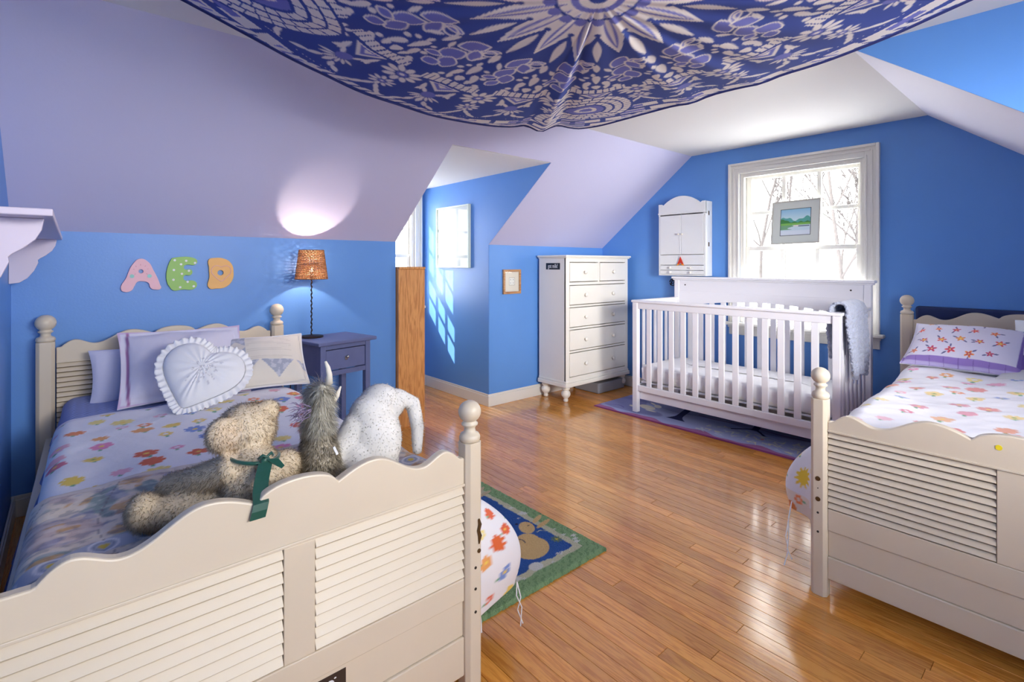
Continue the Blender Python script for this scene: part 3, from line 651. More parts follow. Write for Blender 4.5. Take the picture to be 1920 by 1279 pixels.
def pp_flor(X, Z, c, w, h):
    c[...] = srgb(226, 222, 240)
    r = random.Random(4); cols = [srgb(226, 84, 92), srgb(236, 140, 70), srgb(196, 70, 110), srgb(240, 190, 90)]
    k = 0
    for i in range(6):
        for j in range(4):
            cx, cz = -w/2+.055+i*.078+(.03 if j % 2 else 0), -h/2+.085+j*.088+r.uniform(-.01, .01); k += 1
            if cx > w/2-.07: continue
            dx, dz = X-cx, Z-cz; th = np.arctan2(dz, dx); rr = np.hypot(dx, dz); R0 = r.uniform(.016, .025)
            for a in (r.uniform(0, 3), r.uniform(3, 6)):
                ex, ez = math.cos(a), math.sin(a); t = dx*ex+dz*ez; q = np.abs(-dx*ez+dz*ex); put(c, ((t > R0*.7) & (t < R0*2) & (q < .0045*np.sin(np.clip((t-R0*.7)/(R0*1.3), 0, 1)*3.14)))*.9, srgb(84, 84, 140))
            put(c, aa(rr-R0*(.72+.28*np.cos(5*th+k)), .002), cols[k % 3]); put(c, aa(rr-R0*(.40+.15*np.cos(5*th+k)), .002), cols[(k+1) % 4]); put(c, aa(rr-R0*.16, .002), srgb(250, 220, 120))
    dr, db = w/2-X, Z+h/2
    put(c, aa(dr-.034, .002), srgb(126, 98, 176)); put(c, aa(db-.050, .002), srgb(150, 124, 196)); put(c, aa(db-.024, .002)*.9, srgb(196, 186, 226)); put(c, aa(db-.05, .002)*(np.abs(np.sin(X*math.pi/.06)) < .08)*.6, srgb(112, 84, 160)); return c
pillow('pillow', 'white pillow with coral embroidered flowers and purple border on the right bed', (3.66, .475, .762), .50, .38, .14, 58, -90-3, pp_flor, M['print'], n=190, flange=.012, wr=.006, roll=0, seed=12)
def pp_blue(X, Z, c, w, h):
    c[...] = srgb(230, 234, 240)
    for i in range(5):
        for j in range(4):
            cx, cz = -w/2+.05+i*.11+(.05 if j % 2 else 0), -h/2+.06+j*.09; put(c, aa(np.hypot((X-cx)*.55, Z-cz+.004*np.sin(X*60))-.020, .003), srgb(146, 170, 206))
            for q in (-1, 0, 1): put(c, aa(np.hypot(X-cx-q*.016+.02, Z-cz+.034)-.0042, .002), srgb(40, 48, 80))
    return c
pillow('pillow', 'white pillow with blue blots and dark dots beside the purple-bordered pillow', (3.74, .075, .79), .46, .38, .14, 50, -92, pp_blue, M['print'], n=110, seed=13)
pillow('pillow', 'grey-white pillow lying flat under the other two on the right bed', (3.60, .06, .665), .56, .34, .09, 84, -90, lambda X, Z, c, w, h: c*0+np.array(srgb(206, 206, 208)), M['print'], n=50, seed=14)
# heart pillow with lace
def heart_pt(t):
    x = 16*math.sin(t)**3; y = 13*math.cos(t)-5*math.cos(2*t)-2*math.cos(3*t)-math.cos(4*t); k = .42
    return (x/16)*(1-k)+k*.98*math.sin(t), ((y+2.5)/15.5)*(1-k)+k*(.88*math.cos(t)-.04)
def heart():
    c = Vector((.440, 2.645, .722)); rot = Euler((0, 0, R(-16))).to_matrix() @ Euler((R(-34), 0, 0)).to_matrix() @ Euler((0, R(22), 0)).to_matrix()
    e = thing('heart_pillow', c, 'white heart-shaped pillow with a lace ruffle leaning on the lilac sham', 'pillow')
    n, m_ = 120, 26; w, h = .168, .170
    for sg, nm in ((-1, 'front'), (1, 'back')):
        P = np.zeros((n, m_, 3)); col = np.ones((n, m_, 3))*np.array(srgb(244, 245, 250))
        for i in range(n):
            hx, hy = heart_pt(2*math.pi*i/n)
            for j in range(m_):
                f = j/(m_-1); x, z = hx*w*f, (hy*f+.12*(1-f))*h; th = .052*(1-f**3.0)**.55*(1-.45*math.exp(-((hx*f)**2)/.006)*max(0, hy*f)**1.5)
                v = Vector((x, sg*(th+.002+.002*math.sin(i*.9)*f*(1-f)*4), z)); P[i, j] = tuple(rot @ v+c)
                if nm == 'front' and abs(x-.02) < .05 and abs(z) < .06 and (noise(np.array(x), np.array(z), 260, 8)) > .33: col[i, j] = srgb(206, 206, 216)
        grid(nm, P, col, M['print'], parent=e, closed_u=True)
    k = 420; P = np.zeros((k, 6, 3)); LC = mat('lace', srgb(248, 248, 252), .9)
    for i in range(k):
        t = 2*math.pi*i/k; hx, hy = heart_pt(t); a, b = heart_pt(t+.01); tx, tz = (a-hx), (b-hy); L_ = math.hypot(tx, tz)+1e-6; nx, nz = -tz/L_, tx/L_
        if nx*hx+nz*(hy-.1) < 0: nx, nz = -nx, -nz
        for j in range(6):
            f = j/5; d = .030*f*(1+.16*abs(math.sin(i*math.pi/6))); P[i, j] = tuple(rot @ Vector((hx*w+nx*d, .007*math.sin(i*2*math.pi/9+.6)*f, hy*h+nz*d))+c)
    o = grid('lace_ruffle', P, None, LC, parent=e, closed_u=True, solid=.0015)
    mb = MB()
    for q in range(9):
        a = q*.7; mb.ell(rot @ Vector((.02+.028*math.cos(a)*(.4+q*.08), -.054, .01+.03*math.sin(a)*(.4+q*.08)))+c, (.004, .0035, .004), 8, 5)
    mb.build('embroidery', M['white_cloth'], e, smooth=True)
heart()

# ------------------------------------------------------------------ stuffed animals
def plush(name, label, loc, blobs, parts, col, furlen, nfur, furcol, rem=.007, seedn=0, comb=(0, 0, -.6), thick=.0011, skip=0):
    e = thing(name, loc, label, 'stuffed animal'); L = Vector(loc)
    E_ = []
    for b in blobs:   # (x,y,z, rx,ry,rz) or chain ((p),(q),r0,r1)
        if len(b) == 6: E_.append((np.array(b[:3]), np.array(b[3:])))
        else:
            p, q, r0, r1 = b; p, q = np.array(p), np.array(q); k = max(3, int(np.linalg.norm(q-p)/(min(r0, r1)*.45)))
            for i in range(k+1): f = i/k; E_.append((p+(q-p)*f, np.ones(3)*(r0+(r1-r0)*f)))
    mb = MB()
    for c, r in E_: mb.ell(tuple(c), tuple(r), 18, 12)
    o = mb.build('body', M['fur'], e)
    q = o.modifiers.new('r', 'REMESH'); q.mode = 'VOXEL'; q.voxel_size = rem; q.use_smooth_shade = True
    q = o.modifiers.new('s', 'SMOOTH'); q.iterations = 6; q.factor = .6
    dg = bpy.context.evaluated_depsgraph_get(); dg.update(); me = bpy.data.meshes.new_from_object(o.evaluated_get(dg)); o.modifiers.clear(); o.data = me
    me.materials.clear(); me.materials.append(M['fur']); me.polygons.foreach_set('use_smooth', [True]*len(me.polygons))
    nvv = len(me.vertices); co = np.zeros(nvv*3); me.vertices.foreach_get('co', co); co = co.reshape(-1, 3)+np.array(L); nr = np.zeros(nvv*3); me.vertices.foreach_get('normal', nr); nr = nr.reshape(-1, 3)
    g = np.random.default_rng(seedn)
    def shade(P):
        n1 = noise(P[:, 0]+P[:, 1]*.6, P[:, 2], 60, seedn); cc = np.ones((len(P), 3)); f = furcol(P); return f*(1+.10*n1[:, None])
    a = me.color_attributes.new('print', 'FLOAT_COLOR', 'POINT'); cc = np.ones((nvv, 4), np.float32); cc[:, :3] = shade(co)*.86; a.data.foreach_set('color', cc.ravel())
    # fur: thin blades rooted on the body surface
    idx = g.integers(0, nvv, nfur); root = co[idx]+g.normal(0, rem*.35, (nfur, 3)); nn = nr[idx]
    ln = (furlen(root) if callable(furlen) else np.full(nfur, furlen))*g.uniform(.6, 1.25, nfur)
    d = nn*.55+np.array(comb)*.6+g.normal(0, .22, (nfur, 3)); d /= np.linalg.norm(d, axis=1)[:, None]
    side = np.cross(d, g.normal(0, 1, (nfur, 3))); side /= np.linalg.norm(side, axis=1)[:, None]; side *= thick
    root -= nn*.002; mid = root+d*ln[:, None]*.55; d2 = d+np.array(comb)*.45; tip = mid+d2/np.linalg.norm(d2, axis=1)[:, None]*ln[:, None]*.5
    V = np.stack([root-side, root+side, mid+side*.7, mid-side*.7, tip], 1)-np.array(L); F = []; base = np.arange(nfur)*5
    me2 = bpy.data.meshes.new('fur'); me2.vertices.add(nfur*5); me2.vertices.foreach_set('co', V.astype(np.float32).ravel())
    li = np.stack([base, base+1, base+2, base+3, base+3, base+2, base+4], 1).astype(np.int32); me2.loops.add(nfur*7); me2.loops.foreach_set('vertex_index', li.ravel())
    ls = np.stack([np.arange(nfur)*7, np.arange(nfur)*7+4], 1).astype(np.int32); lt = np.tile([4, 3], (nfur, 1)).astype(np.int32)
    me2.polygons.add(nfur*2); me2.polygons.foreach_set('loop_start', ls.ravel()); me2.polygons.foreach_set('loop_total', lt.ravel()); me2.update(calc_edges=True)
    # fur shares the smooth normals of the body so it lights like a coat
    cf = shade(root)*g.uniform(.82, 1.15, (nfur, 1)); c5 = np.ones((nfur, 5, 4), np.float32); c5[:, :, :3] = cf[:, None, :]; a2 = me2.color_attributes.new('print', 'FLOAT_COLOR', 'POINT'); a2.data.foreach_set('color', c5.ravel())
    nl = np.repeat(nn, 7, axis=0); me2.materials.append(M['strand']); me2.polygons.foreach_set('use_smooth', [True]*len(me2.polygons))
    me2.normals_split_custom_set([tuple(v) for v in nl])
    fo = bpy.data.objects.new('fur', me2); C.objects.link(fo); fo.parent = e; fo['kind'] = 'stuff'
    if parts: parts(e)
    return e
c_ = lambda *a: np.array(srgb(*a))
# teddy bear sitting with its back to the footboard
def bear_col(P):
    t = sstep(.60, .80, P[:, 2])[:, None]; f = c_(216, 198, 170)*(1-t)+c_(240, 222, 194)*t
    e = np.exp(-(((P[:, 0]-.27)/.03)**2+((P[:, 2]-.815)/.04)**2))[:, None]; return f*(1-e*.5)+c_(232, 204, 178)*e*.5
def bear_parts(e):
    mb = MB(); ring = [(.332+.053*math.cos(a), 1.332+.066*math.sin(a), .760-.006*math.cos(a)) for a in np.linspace(0, 2*math.pi, 40)[:-1]]
    mb.tube(ring, .0045, 8, closed=True)
    mb.ell((.338, 1.262, .766), (.011, .008, .010), 12, 8)
    rb = mb.build('ribbon', M['green_ribbon'], e, smooth=True)
    def strip(name, pts, w):
        mb = MB()
        for i in range(len(pts)-1):
            a, b = Vector(pts[i]), Vector(pts[i+1]); s_ = Vector((w, .0, 0)); t_ = Vector((0, .0012, 0)); mb.add([a-s_, a+s_, b+s_, b-s_, a-s_+t_, a+s_+t_, b+s_+t_, b-s_+t_], [(0, 1, 2, 3), (7, 6, 5, 4), (0, 4, 5, 1), (1, 5, 6, 2), (2, 6, 7, 3), (3, 7, 4, 0)])
        mb.build(name, M['green_ribbon'], rb)
    strip('ribbon_tail', [(.338, 1.256, .764), (.328, 1.236, .752), (.318, 1.215, .738), (.309, 1.190, .724), (.304, 1.163, .712), (.300, 1.160, .698), (.296, 1.160, .682)], .0155)
    mb = MB(); mb.prism([(.338, 1.252, .772), (.362, 1.242, .770), (.374, 1.238, .752), (.368, 1.240, .746), (.350, 1.250, .758)], (0, .0012, 0)); mb.build('ribbon_tail', M['green_ribbon'], rb)
    mb = MB(); mb.tube([(.322, 1.256, .774), (.330, 1.250, .783), (.338, 1.250, .777), (.348, 1.250, .785), (.354, 1.256, .775)], .0035, 6); mb.build('bow', M['green_ribbon'], rb, smooth=True)
    # face on the far side
    mb = MB(); mb.ell((.305, 1.455, .835), (.008, .006, .008), 12, 8); mb.ell((.365, 1.455, .835), (.008, .006, .008), 12, 8); mb.ell((.335, 1.487, .815), (.013, .008, .010), 12, 8); mb.build('face', M['black'], e, smooth=True)
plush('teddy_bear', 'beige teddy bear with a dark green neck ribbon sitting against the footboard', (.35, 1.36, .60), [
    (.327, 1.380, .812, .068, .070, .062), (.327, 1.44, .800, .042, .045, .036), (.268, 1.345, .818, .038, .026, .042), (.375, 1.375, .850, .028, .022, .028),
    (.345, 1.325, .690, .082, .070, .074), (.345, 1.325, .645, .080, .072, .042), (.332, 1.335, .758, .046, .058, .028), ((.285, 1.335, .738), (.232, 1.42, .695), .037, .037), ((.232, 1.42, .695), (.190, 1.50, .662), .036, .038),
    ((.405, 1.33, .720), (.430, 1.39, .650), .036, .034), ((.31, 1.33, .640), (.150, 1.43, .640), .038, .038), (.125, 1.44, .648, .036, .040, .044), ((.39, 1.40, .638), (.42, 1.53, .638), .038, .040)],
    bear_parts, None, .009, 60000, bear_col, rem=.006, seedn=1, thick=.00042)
# shaggy grey toy
def goat_col(P):
    t = sstep(.765, .80, P[:, 2])[:, None]; f = c_(200, 190, 172)*(1-t)+c_(246, 242, 230)*t
    s = (sstep(.515, .54, P[:, 0])*(P[:, 2] < .80))[:, None]; return f*(1-s)+c_(224, 216, 198)*s
def goat_parts(e):
    W_ = mat('cream_felt', srgb(228, 222, 208), .9)
    mb = MB(); mb.tube([(.513, 1.33, .905), (.512, 1.325, .930), (.506, 1.32, .950), (.500, 1.32, .966)], [.010, .0075, .006, .003], 10); mb.build('ear', W_, e, smooth=True)
    mb = MB(); mb.tube([(.525, 1.34, .850), (.537, 1.335, .868), (.545, 1.33, .892)], [.009, .007, .002], 8); mb.build('ear', W_, e, smooth=True)
    mb = MB()
    r = random.Random(2)
    for k in range(46):
        a = Vector((.445+r.uniform(-.012, .02), 1.33+r.uniform(-.02, .02), .842+r.uniform(-.015, .015))); b = a+Vector((r.uniform(-.035, -.008), r.uniform(-.02, .01), r.uniform(-.022, .018))); mb.tube([a, (a+b)/2+Vector((0, 0, .004)), b], [.0016, .0013, .0004], 4)
    mb.build('tuft', mat('mauve_tuft', srgb(136, 122, 150), .9), e); mb = MB(); mb.box(.5, .506, 1.262, 1.264, .735, .758, Euler((0, R(-24), 0)).to_matrix(), (.5, 1.262, .75)); mb.build('care_label', M['white_cloth'], e)
plush('shaggy_toy', 'shaggy grey and cream stuffed animal sitting between the teddy bear and the white toy', (.49, 1.34, .60), [
    (.490, 1.34, .690, .052, .056, .100), (.490, 1.34, .765, .038, .040, .065), ((.492, 1.34, .82), (.500, 1.345, .885), .026, .020), (.500, 1.37, .875, .020, .035, .020), (.52, 1.33, .645, .045, .05, .05), (.45, 1.36, .630, .04, .05, .04)],
    goat_parts, None, lambda P: .013+.022*sstep(.77, .82, P[:, 2]), 30000, goat_col, rem=.006, seedn=2, comb=(-.1, -.1, -.9), thick=.00055)
# white long-eared toy bending forward
plush('white_plush_toy', 'white plush toy with a long hanging ear slumped over the footboard of the left bed', (.66, 1.36, .60), [
    (.655, 1.355, .715, .078, .070, .112), (.600, 1.36, .675, .060, .070, .075), (.645, 1.36, .790, .060, .060, .062), (.675, 1.365, .830, .052, .052, .042), (.71, 1.365, .810, .040, .045, .045),
    ((.730, 1.355, .832), (.775, 1.350, .800), .020, .022), ((.775, 1.350, .800), (.788, 1.345, .730), .022, .020), ((.788, 1.345, .730), (.784, 1.34, .662), .020, .015),
    ((.60, 1.36, .770), (.555, 1.365, .680), .036, .045), ((.56, 1.38, .64), (.53, 1.5, .63), .04, .038), ((.70, 1.38, .635), (.71, 1.5, .63), .04, .038)],
    None, None, .004, 26000, lambda P: np.ones((len(P), 1))*c_(243, 240, 236), rem=.005, seedn=3, thick=.0006)

# ------------------------------------------------------------------ crib
def slat_box(mb, p0, p1, w, t, axis):
    return mb
CR = thing('crib', (3.83, 1.76, 0), 'white wooden baby crib with tall arched back standing under the window', 'crib')
cx0, cx1, cy0, cy1 = 3.50, 4.13, 1.035, 2.485
for (px, py, top) in ((cx0, cy0, .905), (cx0, cy1, .905), (cx1, cy0, 1.09), (cx1, cy1, 1.09)):
    mb = MB().box(px-.022, px+.022, py-.022, py+.022, .011 if px < 4.1 else .011, top); mb.build('post', M['crib'], CR, bevel=.004)
mb = MB().box(cx0-.030, cx0+.028, cy0-.03, cy1+.03, .905, .925); mb.build('cap_rail', M['crib'], CR, bevel=.006)
mb = MB().box(cx0-.012, cx0+.012, cy0+.022, cy1-.022, .855, .905); mb.build('top_rail', M['crib'], CR, bevel=.004)
mb = MB().box(cx0-.012, cx0+.012, cy0+.022, cy1-.022, .185, .232); mb.build('bottom_rail', M['crib'], CR, bevel=.004)
mb = MB().box(cx0+.02, cx0+.04, cy0+.022, cy1-.022, .115, .185); mb.build('lower_apron', M['crib'], CR, bevel=.003)
for i in range(13):
    y = cy1-.022-(i+1)*(cy1-cy0-.044)/14
    mb = MB().box(cx0-.006, cx0+.006, y-.0215, y+.0215, .232, .855); mb.build('slat', M['crib'], CR, bevel=.003)
for yy in (cy0, cy1):
    mb = MB().box(cx0+.03, cx1-.022, yy-.028, yy+.028, .905, .925); mb.build('cap_rail', M['crib'], CR, bevel=.005)
    mb = MB().box(cx0+.022, cx1-.022, yy-.012, yy+.012, .855, .905); mb.build('top_rail', M['crib'], CR, bevel=.004)
    mb = MB().box(cx0+.022, cx1-.022, yy-.012, yy+.012, .185, .232); mb.build('bottom_rail', M['crib'], CR, bevel=.004)
    for i in range(6):
        x_ = cx0+.022+(i+1)*(cx1-cx0-.044)/7; mb = MB().box(x_-.017, x_+.017, yy-.006, yy+.006, .232, .855); mb.build('slat', M['crib'], CR, bevel=.003)
# tall back: panel, crown, arched rail, slats
mb = MB().box(cx1-.035, cx1+.030, cy0-.045, cy1+.045, 1.088, 1.108); mb.box(cx1-.028, cx1+.026, cy0-.035, cy1+.035, 1.076, 1.088); mb.build('crown', M['crib'], CR, bevel=.005)
mb = MB().box(cx1-.012, cx1+.012, cy0+.022, cy1-.022, .965, 1.076); mb.build('back_panel', M['crib'], CR, bevel=.003)
k = 40; ys = [cy0+.022+(cy1-cy0-.044)*i/k for i in range(k+1)]; arch = lambda y: .835+.075*(1-((y-(cy0+cy1)/2)/.70)**2)
mb = MB(); mb.prism([(cx1-.016, y, arch(y)) for y in ys]+[(cx1-.016, ys[-1], .975), (cx1-.016, ys[0], .975)], (.030, 0, 0)); mb.build('arched_rail', M['crib'], CR, bevel=.002)
mb = MB().box(cx1-.012, cx1+.012, cy0+.022, cy1-.022, .185, .232); mb.build('bottom_rail', M['crib'], CR, bevel=.004)
for i in range(13):
    y = cy1-.022-(i+1)*(cy1-cy0-.044)/14; mb = MB().box(cx1-.006, cx1+.006, y-.0215, y+.0215, .232, arch(y)+.004); mb.build('slat', M['crib'], CR, bevel=.003)
for y in (cy0+.10, cy1-.08): mb = MB().lathe([(.006, 0), (.006, -.002)], (cx1-.012, y, 1.035), 12, 'x'); mb.build('bolt', M['dark'], CR)
mb = MB().lathe([(.006, 0), (.006, -.002)], (cx1-.1, cy0-.012, .30), 12, 'y'); mb.build('bolt', M['dark'], CR)
mb = MB().box(cx0+.03, cx1-.03, cy0+.03, cy1-.03, .250, .262); mb.build('mattress_support', M['crib'], CR)
# crib mattress + fitted sheet
n_, m2 = 120, 70; u = np.linspace(-1, 1, n_)[:, None]+np.zeros((1, m2)); v = np.linspace(-1, 1, m2)[None]+np.zeros((n_, 1))
rbox('crib_mattress', cx0+.035, cx1-.035, cy0+.04, cy1-.04, .264, .365, .02, M['mattress'], 'crib mattress under the white fitted sheet', 'mattress')
def sheet():
    hx, hy, top, dr = (cx1-cx0)/2-.028, (cy1-cy0)/2-.033, .395, .115
    k, q = 360, 14; P = []
    cx_, cy_ = (cx0+cx1)/2, (cy0+cy1)/2
    def per(a, ins):
        # rounded rectangle perimeter
        L = [(hx-ins, hy-ins)]; X_, Y_ = hx-ins, hy-ins; tot = 4*(X_+Y_); s = a*tot
        for (x0, y0, x1, y1, l) in ((-X_, -Y_, X_, -Y_, 2*X_), (X_, -Y_, X_, Y_, 2*Y_), (X_, Y_, -X_, Y_, 2*X_), (-X_, Y_, -X_, -Y_, 2*Y_)):
            if s <= l: f = s/l; return x0+(x1-x0)*f, y0+(y1-y0)*f
            s -= l
        return -X_, -Y_
    rings = [(.30, 0), (.18, .0), (.06, .002), (.02, .0), (.006, -.008), (.0, -.025), (.001, -.05), (.002, -.075), (.004, -.10), (.008, -.118)]
    P = np.zeros((k, len(rings), 3))
    for i in range(k):
        for j, (ins, dz) in enumerate(rings):
            x_, y_ = per(i/k, min(ins, hx-.01)); w = (math.sin(i*.55)+.6*math.sin(i*1.13+1))*.004*(1 if j > 4 else .1); nx = math.copysign(1, x_) if abs(abs(x_)-(hx-ins)) < 1e-4 else 0; ny = math.copysign(1, y_) if abs(abs(y_)-(hy-ins)) < 1e-4 else 0
            P[i, j] = (cx_+x_+nx*w, cy_+y_+ny*w, top+dz+(0 if j < 4 else .003*math.sin(i*.8)))
    o = grid('fitted_sheet', P, None, M['white_cloth'], closed_u=True); return tag(o, 'crinkled white fitted sheet on the crib mattress', 'sheet')
sheet()
# blanket over the end of the crib
def blanket():
    n, m_ = 120, 230; t = np.linspace(0, 1, m_)[None]+np.zeros((n, 1)); w = np.linspace(0, 1, n)[:, None]+np.zeros((1, m_))
    Lin, Lout, r = .30, .40, .048; s = -Lin+t*(Lin+Lout+math.pi*r); al = np.clip(s/r, 0, math.pi)
    y = cy0+r*np.cos(al)-np.clip(s-math.pi*r, 0, 9)*.02; z = .915+r*np.sin(al)+np.minimum(s, 0)-np.maximum(s-math.pi*r, 0)+.02
    out = np.maximum(s-math.pi*r, 0); nar = 1-.30*np.clip(out/.4, 0, 1)-.15*np.clip(-s/.3, 0, 1)
    x = 3.69+(w-.5)*.34*nar+.03*np.clip(out/.4, 0, 1); y = y+.010*np.sin(w*15+t*3)*np.clip(np.abs(t-.43)*4, .15, 1)+noise(w*.3, t*.8, 40, 3)*.006; z = z+noise(w*.3, t*.8, 34, 5)*.005; y = y+(np.abs(np.sin(w*55+2*np.sin(t*40)))*np.abs(np.sin(t*95+w*9)))*.007*np.where(t > .43, -1, 1); z = z-.0-.05*np.abs(w-.5)*np.clip(out/.3, 0, 1)
    o = grid('blanket', np.stack([x, y, z], -1), None, M['chenille'], solid=.016, offset=0); return tag(o, 'fluffy grey-blue blanket draped over the end rail of the crib', 'blanket')
blanket()

# ------------------------------------------------------------------ chest of drawers
DX0, DX1, DY0, DY1 = 3.262, 4.150, 3.045, 3.385
CH = thing('chest_of_drawers', ((DX0+DX1)/2, (DY0+DY1)/2, 0), 'ivory tall chest of drawers with turned feet in the corner', 'dresser')
mb = MB(); 
mb.box(DX0, DX0+.018, DY0+.004, DY1, .165, 1.275).box(DX1-.018, DX1, DY0+.004, DY1, .165, 1.275).box(DX0+.018, DX1-.018, DY1-.012, DY1, .165, 1.275).box(DX0+.018, DX1-.018, DY0+.03, DY1-.012, .165, .185)
mb.build('carcass', M['dresser'], CH, bevel=.003)
mb = MB(); mb.box(DX0, DX0+.045, DY0, DY0+.022, .165, 1.275).box(DX1-.045, DX1, DY0, DY0+.022, .165, 1.275)
rowz = [(1.234, 1.057), (1.029, .853), (.832, .655), (.634, .451), (.431, .218)]
zz = [1.275]+[q for r_ in rowz for q in r_]+[.165]
for i in range(0, len(zz), 2): mb.box(DX0+.045, DX1-.045, DY0, DY0+.022, zz[i+1]+.003, zz[i]-.0)
mb.box((DX0+DX1)/2-.012, (DX0+DX1)/2+.012, DY0, DY0+.022, 1.05, 1.24)
mb.build('face_frame', M['dresser'], CH, bevel=.003)
mb = MB().box(DX0-.022, DX1+.022, DY0-.024, DY1+.004, 1.281, 1.298); mb.box(DX0-.012, DX1+.012, DY0-.014, DY1, 1.270, 1.281); mb.build('top', M['dresser'], CH, bevel=.005)
mb = MB().box(DX0-.014, DX1+.014, DY0-.014, DY1+.004, .135, .172); mb.box(DX0-.006, DX1+.006, DY0-.006, DY1, .172, .190); mb.build('base_moulding', M['dresser'], CH, bevel=.006)
def knob(parent, x_, y_, z_, r_=.018, m=None, ax='y', sg=-1):
    prof = [(r_*.42, 0), (r_*.38, .006), (r_*.55, .010), (r_*.95, .014), (r_, .020), (r_*.8, .026), (r_*.35, .029)]
    mb = MB().lathe([(a, sg*b) for a, b in prof], (x_, y_, z_), 18, ax); return mb.build('knob', m or M['dresser'], parent, smooth=True)
for i, (t_, b_) in enumerate(rowz):
    xs = [(DX0+.048, (DX0+DX1)/2-.015), ((DX0+DX1)/2+.015, DX1-.048)] if i == 0 else [(DX0+.048, DX1-.048)]
    for a_, c2 in xs:
        mb = MB().box(a_, c2, DY0-.004, DY0+.016, b_+.006, t_-.003); d = mb.build('drawer', M['dresser'], CH, bevel=.004)
        for kx in ([(a_+c2)/2] if i == 0 else [a_+.20, c2-.20+.0]): knob(d, kx, DY0-.003, (t_+b_)/2)
for fx in (DX0+.045, DX1-.045):
    for fy in (DY0+.045, DY1-.045):
        mb = MB().lathe([(.012, 0), (.020, .004), (.022, .018), (.017, .026), (.021, .034), (.036, .050), (.042, .068), (.038, .088), (.026, .100), (.028, .106), (.036, .112), (.037, .120), (.028, .126), (.030, .136)], (fx, fy, 0), 22); mb.build('foot', M['dresser'], CH, smooth=True)
mb = MB().box(DX0-.0012, DX0, 3.118, 3.292, 1.170, 1.228); stk = mb.build('sticker', M['black'], CH)
def text(s, size, mtx, m, parent, name='lettering', squash=1):
    cu = bpy.data.curves.new('t', 'FONT'); cu.body = s; cu.size = size; cu.align_x = 'CENTER'; cu.align_y = 'CENTER'; cu.extrude = .0003; cu.offset = size*.004
    t = bpy.data.objects.new('t', cu); C.objects.link(t); dg = bpy.context.evaluated_depsgraph_get(); me = bpy.data.meshes.new_from_object(t.evaluated_get(dg)); bpy.data.objects.remove(t)
    me.transform(mtx @ Matrix.Diagonal((squash, 1, 1, 1))); me.transform(Matrix.Translation(-wpos(parent))); o = bpy.data.objects.new(name, me); C.objects.link(o); o.parent = parent; me.materials.clear(); me.materials.append(m); return o
# text plane facing -X: local x -> -Y, local y -> Z
mt = Matrix(((0, 0, -1, DX0-.0014), (-1, 0, 0, 3.205), (0, 1, 0, 1.200), (0, 0, 0, 1)))
text('got milk?', .052, mt, M['white_ink'], stk, squash=.66)
tag(MB().box(3.72, 4.12, 3.06, 3.36, .002, .10).build('storage_bin', M['grey_plastic'], bevel=.012), 'low grey plastic storage bin on the floor beneath the chest of drawers', 'storage bin')

# ------------------------------------------------------------------ wall cabinet
CB = thing('wall_cabinet', (4.16, 2.44, 1.12), 'small white wall cabinet with arched top hanging left of the window', 'cabinet')
y0, y1, xf, xb = 2.205, 2.665, 4.105, 4.217
mb = MB().box(xf, xb, y0, y0+.016, 1.115, 1.765).box(xf, xb, y1-.016, y1, 1.115, 1.765).box(xf, xb, y0+.016, y1-.016, 1.115, 1.127).box(xb-.008, xb, y0+.016, y1-.016, 1.127, 1.70); mb.build('carcass', M['cabinet'], CB, bevel=.002)
pts = [(xf-.004, y0, 1.655), (xf-.004, y0, 1.765), (xf-.004, y0+.03, 1.765)]+[(xf-.004, y0+.05+(y1-y0-.10)*i/20, 1.752+.075*math.sin(math.pi*i/20)**.8) for i in range(21)]+[(xf-.004, y1-.03, 1.765), (xf-.004, y1, 1.765), (xf-.004, y1, 1.655)]
mb = MB().prism(pts, (.018, 0, 0)); mb.build('arched_top', M['cabinet'], CB, bevel=.002)
mb = MB().box(xf-.010, xf+.01, y0-.003, y1+.003, 1.672, 1.684); mb.build('moulding', M['cabinet'], CB, bevel=.002)
for k, (a, b) in enumerate((((y0+.018), (y0+y1)/2-.0015), ((y0+y1)/2+.0015, y1-.018))):
    mb = MB().box(xf-.004, xf+.012, a, b, 1.305, 1.668); d = mb.build('door', M['cabinet'], CB, bevel=.002); knob(d, xf-.004, (b-.018 if k == 0 else a+.018), 1.485, .009, ax='x')
mb = MB().box(xf-.002, xf+.012, y0+.016, y1-.016, 1.212, 1.300); mb.build('panel', M['cabinet'], CB, bevel=.002)
for (z0_, z1_) in ((1.165, 1.207), (1.129, 1.161)):
    mb = MB().box(xf-.004, xf+.012, y0+.018, y1-.018, z0_, z1_); d = mb.build('drawer', M['cabinet'], CB, bevel=.002)
    for ky in (y0+.13, y1-.13): knob(d, xf-.004, ky, (z0_+z1_)/2, .010, ax='x')
for z_ in (1.66, 1.39): mb = MB().box(4.15, 4.165, y0-.003, y0, z_-.018, z_+.018); mb.build('hinge', M['brass'], CB)
e = thing('hanging_ornament', (xf-.012, 2.435, 1.22), 'small red and orange ornament hanging on a cord from the wall cabinet knob', 'ornament')
mb = MB().tube([(xf-.012, 2.452, 1.478), (xf-.012, 2.438, 1.40), (xf-.012, 2.436, 1.27)], .0012, 5); mb.build('cord', M['white_cloth'], e)
RD, YL = mat('red_felt', srgb(206, 52, 36), .8), mat('yellow_felt', srgb(240, 170, 50), .8)
mb = MB().prism([(xf-.012, 2.436, 1.285), (xf-.012, 2.470, 1.205), (xf-.012, 2.450, 1.212), (xf-.012, 2.436, 1.235), (xf-.012, 2.420, 1.212), (xf-.012, 2.400, 1.205)], (-.006, 0, 0)); mb.build('body', RD, e)
